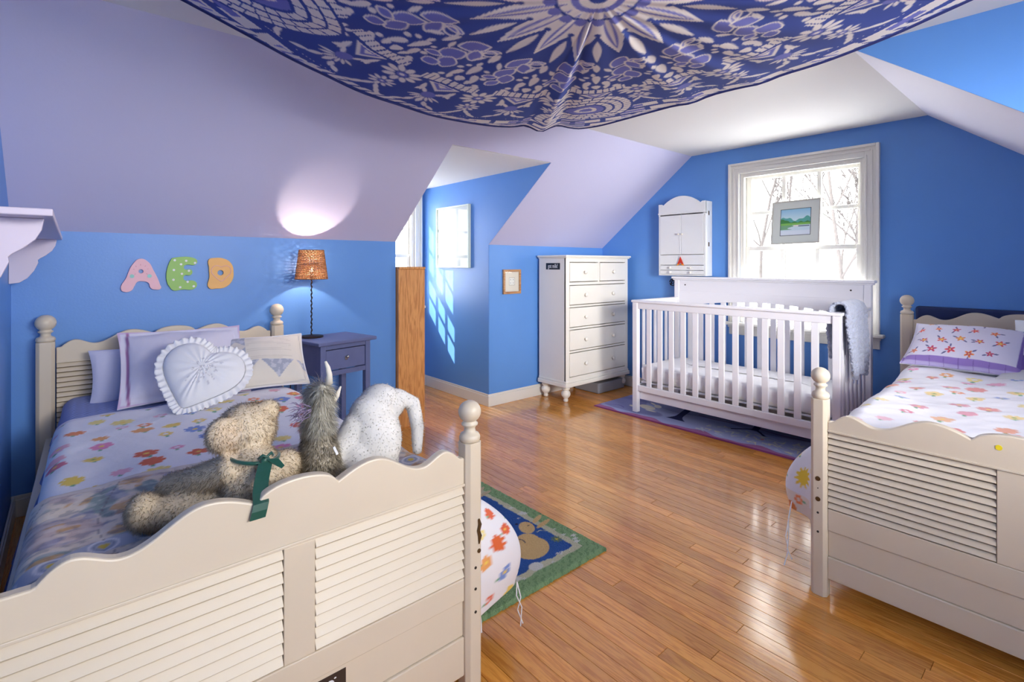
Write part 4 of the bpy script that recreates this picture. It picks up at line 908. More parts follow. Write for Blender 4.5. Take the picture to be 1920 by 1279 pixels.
mb = MB().prism([(xf-.0185, 2.470, 1.204), (xf-.0185, 2.466, 1.216), (xf-.0185, 2.446, 1.222), (xf-.0185, 2.448, 1.212)], (-.002, 0, 0)).prism([(xf-.0185, 2.400, 1.204), (xf-.0185, 2.404, 1.216), (xf-.0185, 2.424, 1.222), (xf-.0185, 2.422, 1.212)], (-.002, 0, 0)); mb.build('trim', YL, e)
# iron hook
mb = MB(); mb.tube([(4.212, 2.588+.030*math.cos(a), 1.05+.030*math.sin(a)) for a in np.linspace(0, 6.0, 24)], .0035, 6); mb.tube([(4.212, 2.588+.016*math.cos(a), 1.055+.016*math.sin(a)) for a in np.linspace(1, 6.6, 18)], .003, 6)
mb.tube([(4.215, 2.588, 1.075), (4.20, 2.588, 1.05), (4.185, 2.588, 1.025), (4.178, 2.588, 1.04)], .0035, 6)
tag(mb.build('wall_hook', M['dark'], smooth=True), 'scrolled black iron hook on the blue wall below the white cabinet', 'hook')

# ------------------------------------------------------------------ pictures
def raster(n, m_, fn):
    U = np.linspace(0, 1, n)[:, None]+np.zeros((1, m_)); V = np.linspace(0, 1, m_)[None]+np.zeros((n, 1)); c = np.ones((n, m_, 3)); fn(U, V, c); return c
def frame(name, label, o, ax, up, w, h, fw, fd, fm, art, matc=None, mw=0, n=80, gl=True, inner=True):
    """o: bottom-left corner seen from the front; ax, up unit vectors; normal = out of the wall"""
    o, ax, up = Vector(o), Vector(ax).normalized(), Vector(up).normalized(); nz = ax.cross(up)
    e = thing(name, o+ax*w/2, label, 'picture')
    def slab(nm, a0, a1, b0, b1, d0, d1, m, bevel=0):
        mb = MB(); mb.prism([o+ax*a0+up*b0+nz*d0, o+ax*a1+up*b0+nz*d0, o+ax*a1+up*b1+nz*d0, o+ax*a0+up*b1+nz*d0], nz*(d1-d0)); return mb.build(nm, m, e, bevel=bevel)
    for nm, a in (('frame_bar', (0, w, 0, fw)), ('frame_bar', (0, w, h-fw, h)), ('frame_bar', (0, fw, fw, h-fw)), ('frame_bar', (w-fw, w, fw, h-fw))): slab(nm, *a, .001, fd, fm, .0015)
    slab('mat_board', fw, w-fw, fw, h-fw, .001, fd*.5, matc)
    a0, a1, b0, b1 = fw+mw, w-fw-mw, fw+mw, h-fw-mw; col = raster(n, n, art)
    I = np.linspace(a0, a1, n)[:, None, None]; J = np.linspace(b0, b1, n)[None, :, None]
    P = np.array(o)+I*np.array(ax)+J*np.array(up)+np.array(nz)*(fd*.5+.0008)+np.zeros((n, n, 1)); grid('print', P, col, M['picture'], parent=e)
    if gl: slab('glass', fw, w-fw, fw, h-fw, fd*.75, fd*.75+.0015, M['glass'])
    return e
def art_lake(U, V, c):
    c[...] = srgb(206, 232, 240); put(c, sstep(.55, 1, V)*.7, srgb(120, 190, 226))
    put(c, V < .62+.06*np.sin(U*9)+.03*np.sin(U*23), srgb(96, 176, 166)); put(c, V < .50+.12*np.exp(-((U-.1)/.15)**2)+.02*np.sin(U*30), srgb(70, 140, 70)); put(c, V < .46, srgb(130, 190, 90)); put(c, V < .38, srgb(206, 226, 236))
    put(c, (V < .38) & (V > .22) & (U < .35+.1*np.sin(V*40)), srgb(120, 170, 130)); put(c, V < .18, srgb(222, 232, 242)); put(c, (np.abs(V-.36) < .03) & (U > .45) & (U < .62), srgb(232, 226, 220)); put(c, (np.abs(V-.34) < .022) & (U > .6) & (U < .95), srgb(90, 110, 130))
    d = np.minimum(np.minimum(U, 1-U), np.minimum(V, 1-V)); put(c, d < .018, srgb(60, 76, 80))
SF = mat('silver_frame', srgb(208, 206, 196), .35, .3)
tl = math.sin(R(5))
frame('framed_picture', 'framed painting of a green lake shore propped on the window sash rail', (4.222, 1.712, 1.372), (-.02, -1, .018), (.10, 0, 1), .352, .340, .010, .014, SF, art_lake, mat('grey_green_mat', srgb(214, 220, 214), .8), .055, gl=False)
def art_pale(U, V, c):
    c[...] = srgb(236, 238, 232)
frame('framed_picture', 'tall pale picture with thin light frame reflecting the dormer window', (2.699, 4.205, 1.185), (0, -1, 0), (0, 0, 1), .528, .572, .014, .030, mat('pale_green_frame', srgb(214, 226, 214), .3), art_pale, mat('white_mat', srgb(226, 230, 228), .7), .06, n=12)
def art_sm(U, V, c):
    c[...] = srgb(232, 224, 210); put(c, (np.abs(U-.5) < .22) & (np.abs(V-.52) < .22), srgb(240, 238, 232)); put(c, ((np.abs(np.abs(U-.5)-.11) < .03) & (np.abs(np.abs(V-.52)-.1) < .03)), srgb(150, 150, 160)); d = np.maximum(np.abs(U-.5), np.abs(V-.52)); put(c, np.abs(d-.22) < .012, srgb(196, 190, 180))
frame('framed_picture', 'small wooden framed picture on the blue wall between dormer and chest', (2.850, 3.419, .955), (1, 0, 0), (0, 0, 1), .205, .216, .020, .018, M['frame_wood'], art_sm, mat('cream_mat', srgb(226, 216, 202), .8), .012, n=60)

# ------------------------------------------------------------------ wooden letters
def letter(name, label, outline, holes, z0, x0, m, deco):
    e = thing(name, (x0+.07, YN-.008, z0), label, 'wall letter')
    me = None
    cu = bpy.data.curves.new('l', 'CURVE'); cu.dimensions = '2D'; cu.fill_mode = 'BOTH'; cu.extrude = .006; cu.bevel_depth = .0015; cu.resolution_u = 6
    for loop in [outline]+holes:
        sp = cu.splines.new('BEZIER'); sp.bezier_points.add(len(loop)-1); sp.use_cyclic_u = True
        for b, p in zip(sp.bezier_points, loop):
            b.co = (p[0], p[1], 0); hd_ = 'AUTO' if len(p) < 3 else 'VECTOR'; b.handle_left_type = b.handle_right_type = hd_
    t = bpy.data.objects.new('l', cu); C.objects.link(t); dg = bpy.context.evaluated_depsgraph_get(); me = bpy.data.meshes.new_from_object(t.evaluated_get(dg)); bpy.data.objects.remove(t)
    mt = Matrix(((1, 0, 0, x0), (0, 0, -1, YN-.0085), (0, 1, 0, z0), (0, 0, 0, 1))); me.transform(mt); me.transform(Matrix.Translation(-wpos(e)))
    o = bpy.data.objects.new('letter_shape', me); C.objects.link(o); o.parent = e; me.materials.clear(); me.materials.append(m)
    yf = YN-.0165
    for (nm, kind, x_, z_, r_, mm) in deco:
        mb = MB()
        if kind == 'dot': mb.lathe([(r_, 0), (r_, -.0012)], (x0+x_, yf, z0+z_), 16, 'y')
        elif kind == 'line': mb.tube([(x0+x_, yf, z0+z_), (x0+x_+r_[0], yf, z0+z_+r_[1])], .0012, 5)
        elif kind == 'heart':
            pts = [(x0+x_+heart_pt(q)[0]*r_, yf, z0+z_+heart_pt(q)[1]*r_*1.05) for q in np.linspace(0, 2*math.pi, 41)[:-1]]
            mb.tube(pts, .0015, 5, closed=True)
        mb.build(nm, mm, e)
PK, GN, OR, TL, WH = mat('pink_paint', srgb(240, 190, 202), .5), mat('green_paint', srgb(152, 200, 106), .5), mat('orange_paint', srgb(240, 184, 108), .5), mat('teal_paint', srgb(150, 214, 208), .5), M['white_ink']
PK2 = mat('rose_paint', srgb(222, 150, 166), .5)
a_out = [(0, .010), (.012, .0), (.040, .004), (.055, .030), (.068, .052), (.092, .055), (.118, .045), (.130, .015), (.150, .008), (.172, .012), (.168, .035), (.140, .110), (.112, .162), (.080, .175), (.052, .150), (.022, .075)]
circ = lambda cx, cz, r_, n=10: [(cx+r_*math.cos(-2*math.pi*k/n), cz+r_*math.sin(-2*math.pi*k/n)) for k in range(n)]
letter('letter_A', 'pink wooden letter A with freckles on the blue wall', a_out, [circ(.084, .108, .012)], 1.072, .200, PK,
       [('cheek', 'dot', .045, .082, .010, TL), ('cheek', 'dot', .122, .082, .010, TL)]+[('freckle', 'line', .084+.028*math.cos(a), .112+.028*math.sin(a), (.007*math.cos(a), .007*math.sin(a)), PK2) for a in (.3, .9, 1.6, 2.3, 2.9, -.6, -2.5)])
v = 'v'
e_out = [(.006, .002), (.006, .172), (.020, .178), (.118, .174), (.128, .160), (.120, .142), (.070, .138), (.062, .124), (.068, .112), (.098, .110), (.104, .098), (.096, .082), (.068, .080), (.060, .066), (.068, .050), (.112, .046), (.126, .030), (.116, .004), (.060, .000)]
letter('letter_E', 'green wooden letter E with white polka dots on the blue wall', e_out, [], 1.076, .418, GN, [('polka_dot', 'dot', x_, z_, .0062, WH) for x_, z_ in ((.02, .165), (.075, .162), (.118, .150), (.05, .142), (.016, .11), (.088, .105), (.054, .088), (.014, .055), (.082, .042), (.046, .012), (.112, .016))])
d_out = [(.004, .004), (.006, .070), (.004, .120), (.004, .170), (.030, .178), (.080, .174), (.115, .150), (.130, .095), (.120, .040), (.085, .006), (.040, .000)]
letter('letter_D', 'orange wooden letter D with a heart outline on the blue wall', d_out, [circ(.062, .092, .017)], 1.076, .604, OR, [('heart_inset', 'heart', .066, .092, .052, PK)])

# ------------------------------------------------------------------ wall shelf
SH = thing('wall_shelf', (-.13, 2.5, 1.34), 'lilac wall shelf on scrolled brackets at the far left above the bed', 'shelf')
mb = MB().box(XW+.001, -.035, 1.69, 3.35, 1.338, 1.356); mb.build('board', M['shelf'], SH, bevel=.003)
prof = [(0, 0), (.165, 0), (.160, -.030), (.148, -.055), (.125, -.078), (.105, -.092), (.098, -.100), (.100, -.112), (.085, -.150), (.062, -.185), (.035, -.205), (.0, -.210)]
for yy in (1.79, 3.27):
    mb = MB().prism([(XW+.001+a, yy, 1.3375+b) for a, b in prof], (0, .018, 0)); mb.build('bracket', M['shelf'], SH, bevel=.002)
mb = MB().box(XW+.001, XW+.016, 1.808, 3.27, 1.290, 1.3375); mb.build('cleat', M['shelf'], SH)

# ------------------------------------------------------------------ nightstand and lamp
NS = thing('nightstand', (1.25, 3.185, 0), 'slate-blue painted nightstand with one drawer beside the left bed', 'nightstand'); NS.rotation_euler.z = R(11)
def nb(nm, x0, x1, y0, y1, z0, z1, m=None, bv=.003, par=None):
    mb = MB().box(x0, x1, y0, y1, z0, z1); o = mb.build(nm, m or M['navy_paint'], None, bevel=bv); o.parent = par or NS; return o
nb('top', -.205, .205, -.185, .160, .735, .757, bv=.006)
for lx in (-.175, .140):
    for ly in (-.155, .110): nb('leg', lx, lx+.035, ly, ly+.035, 0, .735)
nb('side_panel', -.172, -.160, -.120, .110, .545, .735); nb('side_panel', .160, .172, -.120, .110, .545, .735); nb('back_panel', -.140, .140, .125, .137, .545, .735)
nb('apron', -.140, .140, -.152, -.136, .545, .575); nb('apron', -.140, .140, -.152, -.136, .705, .735)
dr = nb('drawer', -.137, .137, -.150, -.128, .580, .700)
kn = nb('drawer_pull', -.010, .010, -.156, -.150, .630, .655, m=M['nickel'], par=dr); mb = MB().ell((0, -.166, .652), (.010, .010, .010), 14, 10); o = mb.build('knob', M['nickel'], None, smooth=True); o.parent = dr
nb('lower_shelf', -.165, .165, -.145, .135, .150, .168)
LX, LY = 1.147, 3.262
LP = thing('table_lamp', (LX, LY, .757), 'lit table lamp with woven brown shade on the slate-blue nightstand', 'lamp')
mb = MB().lathe([(.070, 0), (.072, .004), (.068, .009), (.02, .012), (.006, .016)], (LX, LY, .7572), 36); mb.build('base', M['dark'], LP, smooth=True)
mb = MB(); mb.tube([(LX+.0025*math.cos(i*1.3), LY+.0025*math.sin(i*1.3), .770+i*.007) for i in range(56)], [.0042+.0012*math.sin(i*1.9) for i in range(56)], 8); mb.build('stem', M['dark'], LP, smooth=True)
mb = MB().lathe([(.012, 0), (.013, .006), (.013, .024), (.010, .028)], (LX, LY, 1.138), 16); mb.build('socket', M['dark'], LP, smooth=True)
BU = mat('bulb_glow', (1, .8, .6), .4, emit=((1, .78, .50), 4)); mb = MB().lathe([(.006, 0), (.008, .004), (.010, .010), (.008, .016), (.003, .019)], (LX, LY, 1.166), 18); mb.build('bulb', BU, LP, smooth=True)
WV = mat('woven_shade', srgb(170, 116, 70), .7, bump=.5, bscale=200, vary=.5, vscale=160)
mb = MB(); nr_ = 21
for i in range(nr_):
    f = i/(nr_-1); zc_ = 1.127+f*.178; rr_ = .095-f*.023
    mb.tube([(LX+(rr_+.0016*math.sin(a*24+i*math.pi))*math.cos(a), LY+(rr_+.0016*math.sin(a*24+i*math.pi))*math.sin(a), zc_+.0012*math.sin(a*37+i)) for a in np.linspace(0, 2*math.pi, 121)[:-1]], .0039, 5, closed=True)
sh_ = mb.build('lamp_shade', WV, LP, smooth=True)
mb = MB()
for k in range(24):
    a = 2*math.pi*(k+.5)/24; mb.tube([(LX+.0925*math.cos(a), LY+.0925*math.sin(a), 1.126), (LX+.0695*math.cos(a), LY+.0695*math.sin(a), 1.306)], .0018, 5)
for a in (0, 2.09, 4.19): mb.tube([(LX, LY, 1.19), (LX+.07*math.cos(a), LY+.07*math.sin(a), 1.190+.10)], .0015, 5)
mb.build('wire_frame', M['dark'], sh_)
lb = light('lamp_bulb_light', 'POINT', (LX, LY, 1.232), 6.0, (1, .80, .66)); lb.data.shadow_soft_size = .008; lb.parent = LP; lb.location = (0, 0, 1.200-.757)
mb = MB(); mb.tube([(1.085, 3.285, .768), (1.050, 3.27, .772), (1.022, 3.28, .74), (1.028, 3.30, .62), (1.05, 3.36, .40), (1.06, 3.38, .15), (1.08, 3.39, .04)], .0028, 6)
mb.build('power_cord', M['dark'], LP, smooth=True)

# ------------------------------------------------------------------ bookcase in the dormer mouth
BC = thing('bookcase', (1.935, 3.8, 0), 'tall narrow honey pine bookcase seen end-on at the dormer mouth', 'bookcase')
b0, b1, ba, bb_ = 1.824, 2.040, 3.385, 4.20
def pb(nm, *a): return MB().box(*a).build(nm, M['pine'], BC, bevel=.003, tone=.5)
pb('side_panel', b0, b1, ba, ba+.020, 0, 1.180); pb('side_panel', b0, b1, bb_-.02, bb_, 0, 1.180); pb('top', b0, b1+.008, ba-.010, bb_+.01, 1.180, 1.198); pb('back', b0, b0+.008, ba+.02, bb_-.02, .01, 1.18)
for z_ in (.06, .42, .78): pb('shelf_board', b0+.008, b1-.004, ba+.02, bb_-.02, z_, z_+.018)
pb('edge_trim', b1, b1+.008, ba, ba+.028, 0, 1.180)
tag(MB().box(4.185, 4.2195, -.35, .79, .35, .945).build('panel', M['dark_navy'], bevel=.02), 'dark navy rounded panel standing against the wall behind the right bed headboard', 'panel')

# ------------------------------------------------------------------ rugs
def rug(name, label, x0, x1, y0, y1, th, nu, nv, paint, m, edge=0):
    X = np.linspace(x0, x1, nu)[:, None]+np.zeros((1, nv)); Y = np.linspace(y0, y1, nv)[None]+np.zeros((nu, 1)); c = np.ones((nu, nv, 3)); paint(X, Y, c)
    d = np.minimum(np.minimum(X-x0, x1-X), np.minimum(Y-y0, y1-Y)); Z = .001+th*np.clip(d/.008, 0, 1)**.5
    if edge: Z = Z+rng.normal(0, .0012, Z.shape)*(d > .001); XX = X+rng.normal(0, .0015, Z.shape)*(d < .004); YY = Y+rng.normal(0, .002, Z.shape)*(d < .004)
    else: XX, YY = X, Y
    return tag(grid(name, np.stack([XX, YY, Z], -1), c, m), label, 'rug')
def el(X, Y, cx, cy, a, b, ang=0):
    ca, sa = math.cos(R(ang)), math.sin(R(ang)); dx, dy = X-cx, Y-cy; return (np.hypot((dx*ca+dy*sa)/a, (-dx*sa+dy*ca)/b)-1)*min(a, b)
def p_bunny(X, Y, c):
    x1, y0, x0, y1 = X.max(), Y.min(), X.min(), Y.max(); nz_ = noise(X, Y, 60, 71)*.008
    d = np.minimum(np.minimum(X-x0, x1-X), np.minimum(Y-y0, y1-Y))+nz_
    c[...] = srgb(58, 98, 172); put(c, aa(d-.100, .004), srgb(210, 208, 182)); put(c, aa(d-.070, .004), srgb(146, 178, 132)); put(c, (noise(X, Y, 200, 9) > .25)*(d < .07)*.4, srgb(84, 122, 84))
    W2 = srgb(226, 226, 222)
    def bunny(bc, ox, oy):
        B_ = lambda *a: put(c, aa(el(X+ox, Y+oy, *a), .003), bc)
        B_(1.475, 1.578, .088, .075, 25); B_(1.50, 1.62, .065, .055, 60); B_(1.572, 1.712, .052, .036, 60); B_(1.662, 1.738, .044, .013, 22); B_(1.655, 1.688, .052, .013, 12)
        put(c, aa(el(X+ox, Y+oy, 1.398, 1.468, .032, .026), .003), W2); put(c, aa(el(X+ox, Y+oy, 1.556, 1.765, .008, .007), .003), srgb(50, 50, 70)); put(c, aa(el(X+ox, Y+oy, 1.590, 1.72, .006, .003), .003), srgb(70, 60, 70)); put(c, aa(np.abs(el(X+ox, Y+oy, 1.44, 1.63, .05, .035, 30))-.002, .003)*(Y+oy > 1.62), srgb(90, 84, 100))
    bunny(srgb(228, 194, 140), 0, 0); bunny(srgb(206, 204, 194), .31, .02); bunny(srgb(206, 190, 160), .02, -.42)
    for (a, b, r_) in ((1.644, 1.828, .018), (1.655, 1.815, .013), (1.684, 1.528, .012), (1.67, 1.505, .012), (1.66, 1.485, .014), (1.655, 1.56, .009), (1.538, 1.464, .007), (1.528, 1.475, .006), (1.548, 1.472, .006), (1.60, 1.80, .006), (1.47, 1.445, .007), (1.66, 1.62, .006), (1.29, 1.455, .014), (1.31, 1.44, .008), (1.64, 1.90, .010), (1.35, 1.62, .008)):
        put(c, aa(el(X, Y, a, b, r_, r_*.7)+.003*np.sin(np.arctan2(Y-b, X-a)*6), .003), W2)
    d = np.abs((Y-1.64)+.5*(X-1.62)+.006*np.sin(X*160)); put(c, (d < .003) & (X > 1.58) & (X < 1.65), srgb(214, 214, 190)); th = np.arctan2(Y-1.555, X-1.605); rr = np.hypot(X-1.605, Y-1.555); put(c, aa(rr-.026*(.6+.4*np.abs(np.sin(th*4))), .003)*.8, srgb(120, 140, 96)); put(c, aa(rr-.007, .003), srgb(220, 200, 90))
rug('rug', 'blue rug with rabbits and green shaggy border beside the left bed', .78, 1.722, 1.372, 2.36, .014, 300, 310, p_bunny, M['pile'], edge=1)
def p_crib(X, Y, c):
    c[...] = srgb(162, 170, 208); n1 = noise(X, Y, 6, 81)
    put(c, sstep(-.05, .05, n1-(3.9-X)*1.6)*.8, srgb(122, 124, 172)); put(c, sstep(.02, .05, (X-3.72)+.03*np.sin(Y*9))*.6, srgb(104, 104, 150))
    w = 3.435+.022*np.sin(Y*14)+.01*np.sin(Y*31); put(c, aa(X-w, .004), srgb(158, 104, 146)); put(c, aa(X-(3.395), .003), srgb(130, 60, 104)); put(c, aa(3.392+(2.835-Y)*0+0*X-X, .001)*0, srgb(0, 0, 0))
    for k in range(3): put(c, aa(np.abs(X-3.80-k*.07-.018*np.sin(Y*12+k))-.006, .004)*((Y < 2.1)), srgb(110, 76, 126))
    put(c, aa(np.abs(X-3.50-.05*np.sin((Y-2.6)*18))-.008, .004)*(Y > 2.62), srgb(108, 104, 160))
    cr = srgb(222, 216, 202)
    for a in ((3.68, 2.50, .085, .05, 70), (3.62, 2.60, .04, .022, 80), (3.76, 2.45, .05, .03, 40), (3.80, 2.52, .045, .012, 60), (3.61, 2.42, .05, .015, 90)): put(c, aa(el(X, Y, *a), .004), cr)
    nv_ = srgb(48, 52, 92)
    t = (X-3.55); put(c, ((np.abs(Y-2.16-t*.22) < .028+.055*np.clip(1-t/.12, 0, 1)**2) & (t > 0))*1., nv_); t = X-3.76; put(c, ((np.abs(Y-1.64-t*.2) < .024) & (t > -.01)), nv_)
    put(c, ((np.abs((Y-1.66)-(3.77-X)*1.1) < .014) & (X < 3.78) & (X > 3.66)), nv_); put(c, ((np.abs((Y-1.63)+(3.77-X)*1.0) < .012) & (X < 3.78) & (X > 3.67)), nv_)
    r = random.Random(5)
    for k in range(90):
        cx, cy = r.uniform(3.46, 3.68), r.uniform(1.2, 1.93); a = r.uniform(0, 180); L_ = r.uniform(.02, .04); col_ = r.choice([srgb(204, 210, 196), srgb(170, 186, 204), srgb(214, 212, 186), srgb(190, 200, 214)])
        ca, sa = math.cos(R(a)), math.sin(R(a)); dx, dy = (X-cx)*ca+(Y-cy)*sa, -(X-cx)*sa+(Y-cy)*ca
        put(c, ((dx > -L_) & (dx < L_) & (np.abs(dy) < .010*(dx+L_)/(2*L_)))*.85, col_)
    put(c, aa(el(X, Y, 3.60, 1.52, .018, .012), .003), srgb(200, 140, 140))
rug('rug', 'lavender and navy nursery rug with rabbit and trees lying under the crib', 3.385, 4.08, 1.08, 2.84, .008, 170, 400, p_crib, M['flat_rug'])

# ------------------------------------------------------------------ ceiling tapestry
def tapestry():
    nu, nv = 480, 500; x0, x1, y0, y1 = -.10, 2.25, -.34, 2.0
    s = np.linspace(0, 1, nu)[:, None]+np.zeros((1, nv)); t = np.linspace(0, 1, nv)[None]+np.zeros((nu, 1))
    X = x0+(x1-x0)*s; Y = y0+(y1-y0)*t
    kn = np.array([-.10, .276, .45, .635, .822, 1.085, 1.365, 1.732, 2.0, 2.25]); zn = np.array([2.165, 2.100, 2.055, 1.997, 1.952, 1.910, 1.902, 1.937, 1.972, 2.015])
    ke = np.array([-.34, .28, .51, .80, 1.27, 1.75, 2.0]); ze = np.array([2.17, 2.094, 2.045, 2.016, 2.006, 2.000, 2.015])
    def sm(k, z, q):
        a = np.polyfit(k, z, 5); return np.polyval(a, q)
    zN = sm(kn, zn, X); zE = sm(ke, ze, Y); zW = 2.165-.16*np.sin(np.pi*t)**1.0; zS = 2.165-.14*np.sin(np.pi*s); zW = zW+(sm(kn, zn, x0)-2.165)*t; zS = zS+(sm(ke, ze, y0)-2.165)*s
    c00, c10, c01, c11 = 2.165, sm(ke, ze, y0), sm(kn, zn, x0), (sm(kn, zn, x1)+sm(ke, ze, y1))/2
    Z = (1-t)*zS+t*zN+(1-s)*zW+s*zE-((1-s)*(1-t)*c00+s*(1-t)*c10+(1-s)*t*c01+s*t*c11)
    ms, mt_ = .47, .50; zc0 = Z[nu//2, nv//2]; Z = Z+(1.893-zc0)*(np.sin(np.pi*s)*np.sin(np.pi*t))**.8
    # radial gathers running from the centre to the hem
    cxx, cyy = 1.01, .83; dx, dy = X-cxx, Y-cyy; rr = np.hypot(dx, dy); th = np.arctan2(dy, dx)
    g = .010*np.sin(th*23+2*np.sin(th*3))*np.clip(rr/.5, 0, 1)*np.clip((1.35-rr)/.4, 0, 1)*.35+noise(X, Y, 6, 90)*.004
    g += -.022*np.exp(-((th-.90)/.030)**2)*np.clip(rr/.3, 0, 1)*np.clip(.4+rr*.6, 0, 1)+.012*np.exp(-((th-.83)/.03)**2)*np.clip(rr/.4, 0, 1)+.010*np.exp(-((th-.97)/.03)**2)*np.clip(rr/.4, 0, 1)
    g += -.012*np.exp(-((th-.35)/.05)**2)*np.clip(rr/.5, 0, 1)-.010*np.exp(-((th-.10)/.05)**2)*np.clip(rr/.5, 0, 1)
    Z = np.minimum(Z+g, 2.18)
    # ---------------- print
    navy, mid, cr = np.array(srgb(66, 84, 160)), np.array(srgb(122, 126, 200)), np.array(srgb(240, 233, 228))
    col = np.ones((nu, nv, 3))*navy; N = 16; seg = 2*np.pi/N; ph0 = .90
    P = ((th-ph0+seg/2) % seg)-seg/2                 # angle within sector, sectors centred on gathers
    P2 = ((th-ph0) % seg)-seg/2                      # offset by half a sector
    lx, ly = rr*np.cos(P), rr*np.sin(P); mx_, my = rr*np.cos(P2), rr*np.sin(P2)
    def leaf(ax, ay, cx, cy, L, w, ang=0):            # pointed leaf sdf-like
        ca, sa = math.cos(ang), math.sin(ang); u = (ax-cx)*ca+(ay-cy)*sa; v_ = -(ax-cx)*sa+(ay-cy)*ca; q = np.clip(1-(u/L)**2, 0, 1); return np.where(np.abs(u) < L, np.abs(v_)-w*q, 1)
    def drop(ax, ay, cx, cy, L, w, ang=0):
        ca, sa = math.cos(ang), math.sin(ang); u = ((ax-cx)*ca+(ay-cy)*sa)/L; v_ = -(ax-cx)*sa+(ay-cy)*ca; return np.where(np.abs(u) < 1, np.abs(v_)-w*np.sqrt(np.clip(1-u*u, 0, 1))*(1-.45*u), 1)
    A = lambda d, c: put(col, aa(d, .004), c)
    # centre star
    star = rr-(.20+.16*(1-np.abs(P)/(seg/2))**1.3); A(np.where(rr < .42, star, 1), cr); A(np.where(rr < .4, leaf(lx, ly, .20, 0, .12, .016), 1), mid); A(drop(lx, ly, .20, 0, .10, .007), cr)
    A(np.hypot(mx_-.20, my)-.010, navy); A(np.hypot(mx_-.235, my)-.008, navy); A(np.abs(rr-.11)-.006, navy); A(np.hypot(mx_-.125, my)-.018, mid); A(rr-.07, mid); A(rr-.05, cr); A(rr-.025, navy)
    A(leaf(mx_, my, .315, 0, .075, .014), cr); A(drop(mx_, my, .36, 0, .045, .009), cr)
    # ring of curling leaf sprigs (blue with a pale outline)
    for (cx, cy, L, w, an) in ((.445, .012, .055, .026, .5), (.49, -.030, .048, .022, -.5), (.545, .018, .055, .030, .35), (.605, -.012, .050, .028, -.25), (.655, .020, .034, .022, .6), (.60, .052, .030, .016, 1.2), (.43, -.045, .035, .012, 1.0)):
        A(leaf(lx, ly, cx, cy, L, w, an)-.005, cr); A(leaf(lx, ly, cx, cy, L-.006, w-.001, an), mid)
    A(np.abs(np.hypot(lx-.445, ly+.055)-.022)-.004, cr)
    # between sprigs: tulips, drops and dots
    for (cx, cy, L, w, an) in ((.60, .0, .05, .014, 0), (.66, .038, .040, .013, .25), (.665, -.040, .040, .013, -.25), (.70, 0, .026, .016, 0)): A(drop(mx_, my, cx, cy, L, w, an), cr)
    for (cx, cy, r_) in ((.57, .036, .010), (.60, .052, .012), (.635, -.062, .012), (.57, -.036, .010), (.70, .072, .012), (.71, -.075, .012)): A(np.hypot(mx_-cx, my-cy)-r_, cr)
    for (cx, cy, L, w, an) in ((.47, .0, .04, .012, 0), (.50, .040, .03, .009, .5), (.50, -.040, .03, .009, -.5), (.54, .012, .02, .008, 0)): A(leaf(mx_, my, cx, cy, L, w, an), cr)
    for (cx, cy, L, w, an) in ((.74, .075, .035, .012, .9), (.74, -.075, .035, .012, -.9), (.70, .10, .022, .010, .3), (.70, -.10, .022, .010, -.3)): A(drop(lx, ly, cx, cy, L, w, an), cr)
    for (cx, cy, L, w, an) in ((.87, .115, .045, .011, .35), (.87, -.115, .045, .011, -.35), (.90, .145, .03, .009, .7), (.90, -.145, .03, .009, -.7)): A(leaf(lx, ly, cx, cy, L, w, an), cr)
    # striped arcs and chevrons
    bar = (np.abs(rr-.765) < .026) & (np.abs(P2) < .15); put(col, bar*1., cr); put(col, (bar & ((np.abs(P2) % .033) < .006))*1., navy)
    chev = lambda k: (np.abs(my)*1.25+(mx_-.80))/1.6-k
    tri = chev(.055); A(np.where((mx_ > .805), tri, 1), cr); A(np.where((mx_ > .812), chev(.042), 1), mid); A(np.where((mx_ > .818), chev(.028), 1), cr)
    # daisies
    def daisy(ax, ay, cx, R0, n=10):
        dx_, dy_ = ax-cx, ay; r_ = np.hypot(dx_, dy_); t_ = np.arctan2(dy_, dx_); q = np.abs(((t_+np.pi/n) % (2*np.pi/n))-np.pi/n)
        pet = np.maximum(np.abs(r_-R0*.66)-R0*.34, 0)+0; d = np.hypot((r_-R0*.68)/(R0*.32), q*r_/(R0*.17))-1; A(np.where(r_ < R0*1.05, d*R0*.16, 1), cr); A(r_-R0*.26, mid); A(r_-R0*.13, cr)
    daisy(lx, ly, .845, .075); 
    # spiky thistles and drops
    A(np.hypot((mx_-.945)/1.2, my)-.028, mid)
    for a in np.linspace(-1.1, 1.1, 7): A(leaf(mx_, my, .955+.052*math.cos(a), .052*math.sin(a), .028, .007, a), cr)
    A(drop(mx_, my, .90, .060, .022, .012, .6), cr); A(drop(mx_, my, .90, -.060, .022, .012, -.6), cr)
    daisy(lx, ly, .975, .052, 9)
    for sg in (-1, 1):
        for q in range(3): A(leaf(lx, ly, 1.05+q*.028, sg*(.02+q*.02), .036, .010, sg*(.5+.2*q)), cr)
    for q in range(5): A(leaf(mx_, my, 1.06+.03*math.cos(q*1.5), (q-2)*.038, .034, .012, (q-2)*.45), cr)
    # scalloped heart medallions and border toward corners
    out = rr > 1.13
    q1 = np.abs(((rr-1.15) % .11)-.055); k1 = (np.abs(np.sin(th*28+np.floor((rr-1.15)/.11)*1.57)) > .28) & (q1 < .036); put(col, (out & k1)*1., cr)
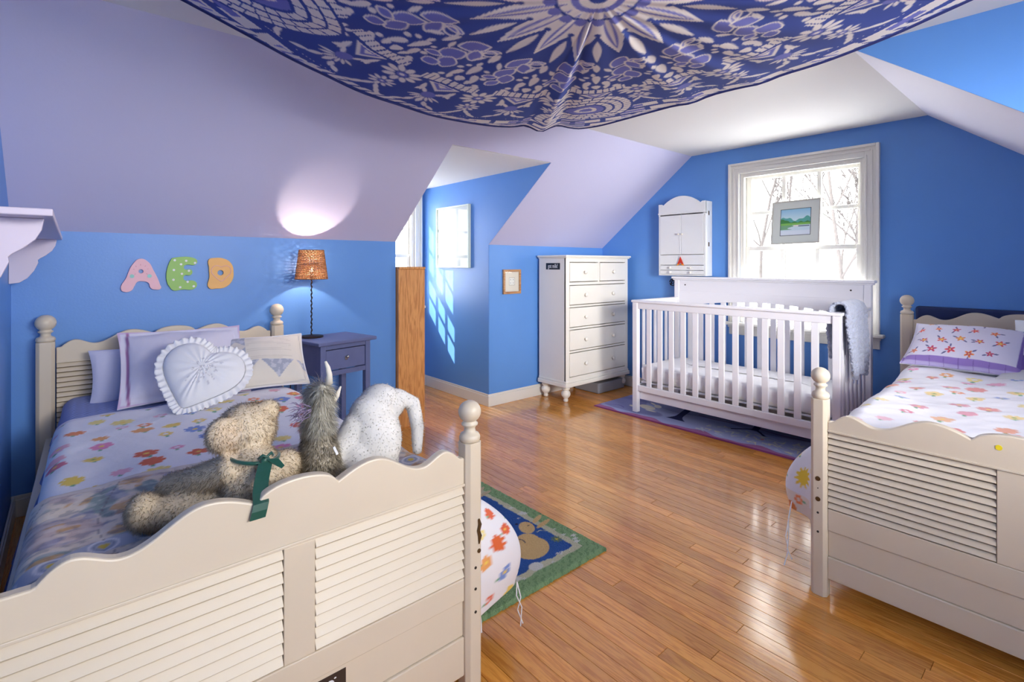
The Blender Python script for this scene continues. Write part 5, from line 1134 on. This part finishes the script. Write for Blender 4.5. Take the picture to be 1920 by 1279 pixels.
    k2 = (np.abs(np.sin(th*14)) > .8) & (q1 < .020); put(col, (out & k2)*1., mid)
    # corner medallion (rows of scales round a heart)
    for mxx, myy in ((x0+.50, y1-.40), (x1-.42, y1-.42), (x1-.42, y0+.42), (x0+.42, y0+.42)):
        r_ = np.hypot(X-mxx, Y-myy); t_ = np.arctan2(Y-myy, X-mxx); wob = r_/(1-.20*np.abs(np.sin(t_*1.5)))
        put(col, (wob < .27)*1., navy)
        for j, (ra, rb, n_) in enumerate(((.215, .255, 30), (.165, .205, 24), (.115, .15, 18))): put(col, ((wob > ra) & (wob < rb) & (np.abs(np.sin(t_*n_/2)) > .22))*1., cr)
        put(col, (wob < .10)*1., mid); put(col, (wob < .060)*1., cr); put(col, (wob < .035)*1., mid)
    ed = np.minimum(np.minimum(X-x0, x1-X), np.minimum(Y-y0, y1-Y))
    put(col, ((ed > .022) & (ed < .06) & (np.abs(np.sin((X+Y)*60)) > .45))*1., cr); put(col, (ed < .018)*1., navy*.8)
    e = thing('ceiling_tapestry', (1.05, .83, 2.0), 'blue and white mandala tapestry hung sagging below the ceiling', 'tapestry')
    grid('cloth', np.stack([X, Y, Z], -1), col, M['tapestry'], parent=e)
    hm = MB(); I = list(range(0, nu, 10))+[nu-1]; J = list(range(0, nv, 10))+[nv-1]
    pts = [(X[i, -1], Y[i, -1], Z[i, -1]) for i in I]+[(X[-1, j], Y[-1, j], Z[-1, j]) for j in J[::-1][1:]]+[(X[i, 0], Y[i, 0], Z[i, 0]) for i in I[::-1][1:]]+[(X[0, j], Y[0, j], Z[0, j]) for j in J[1:-1]]
    hm.tube(pts, .0055, 6, closed=True); hm.build('hem', mat('navy_hem', srgb(40, 48, 112), .8), e, smooth=True)
    for (a, b) in ((-1, -1), (0, 0), (-1, 0), (0, -1)):
        p = Vector((X[a, b], Y[a, b], Z[a, b])); q = MB().tube([p, Vector((p.x, p.y, ZC-.001))], .0015, 5); q.build('hanging_cord', M['white_cloth'], e)
tapestry()
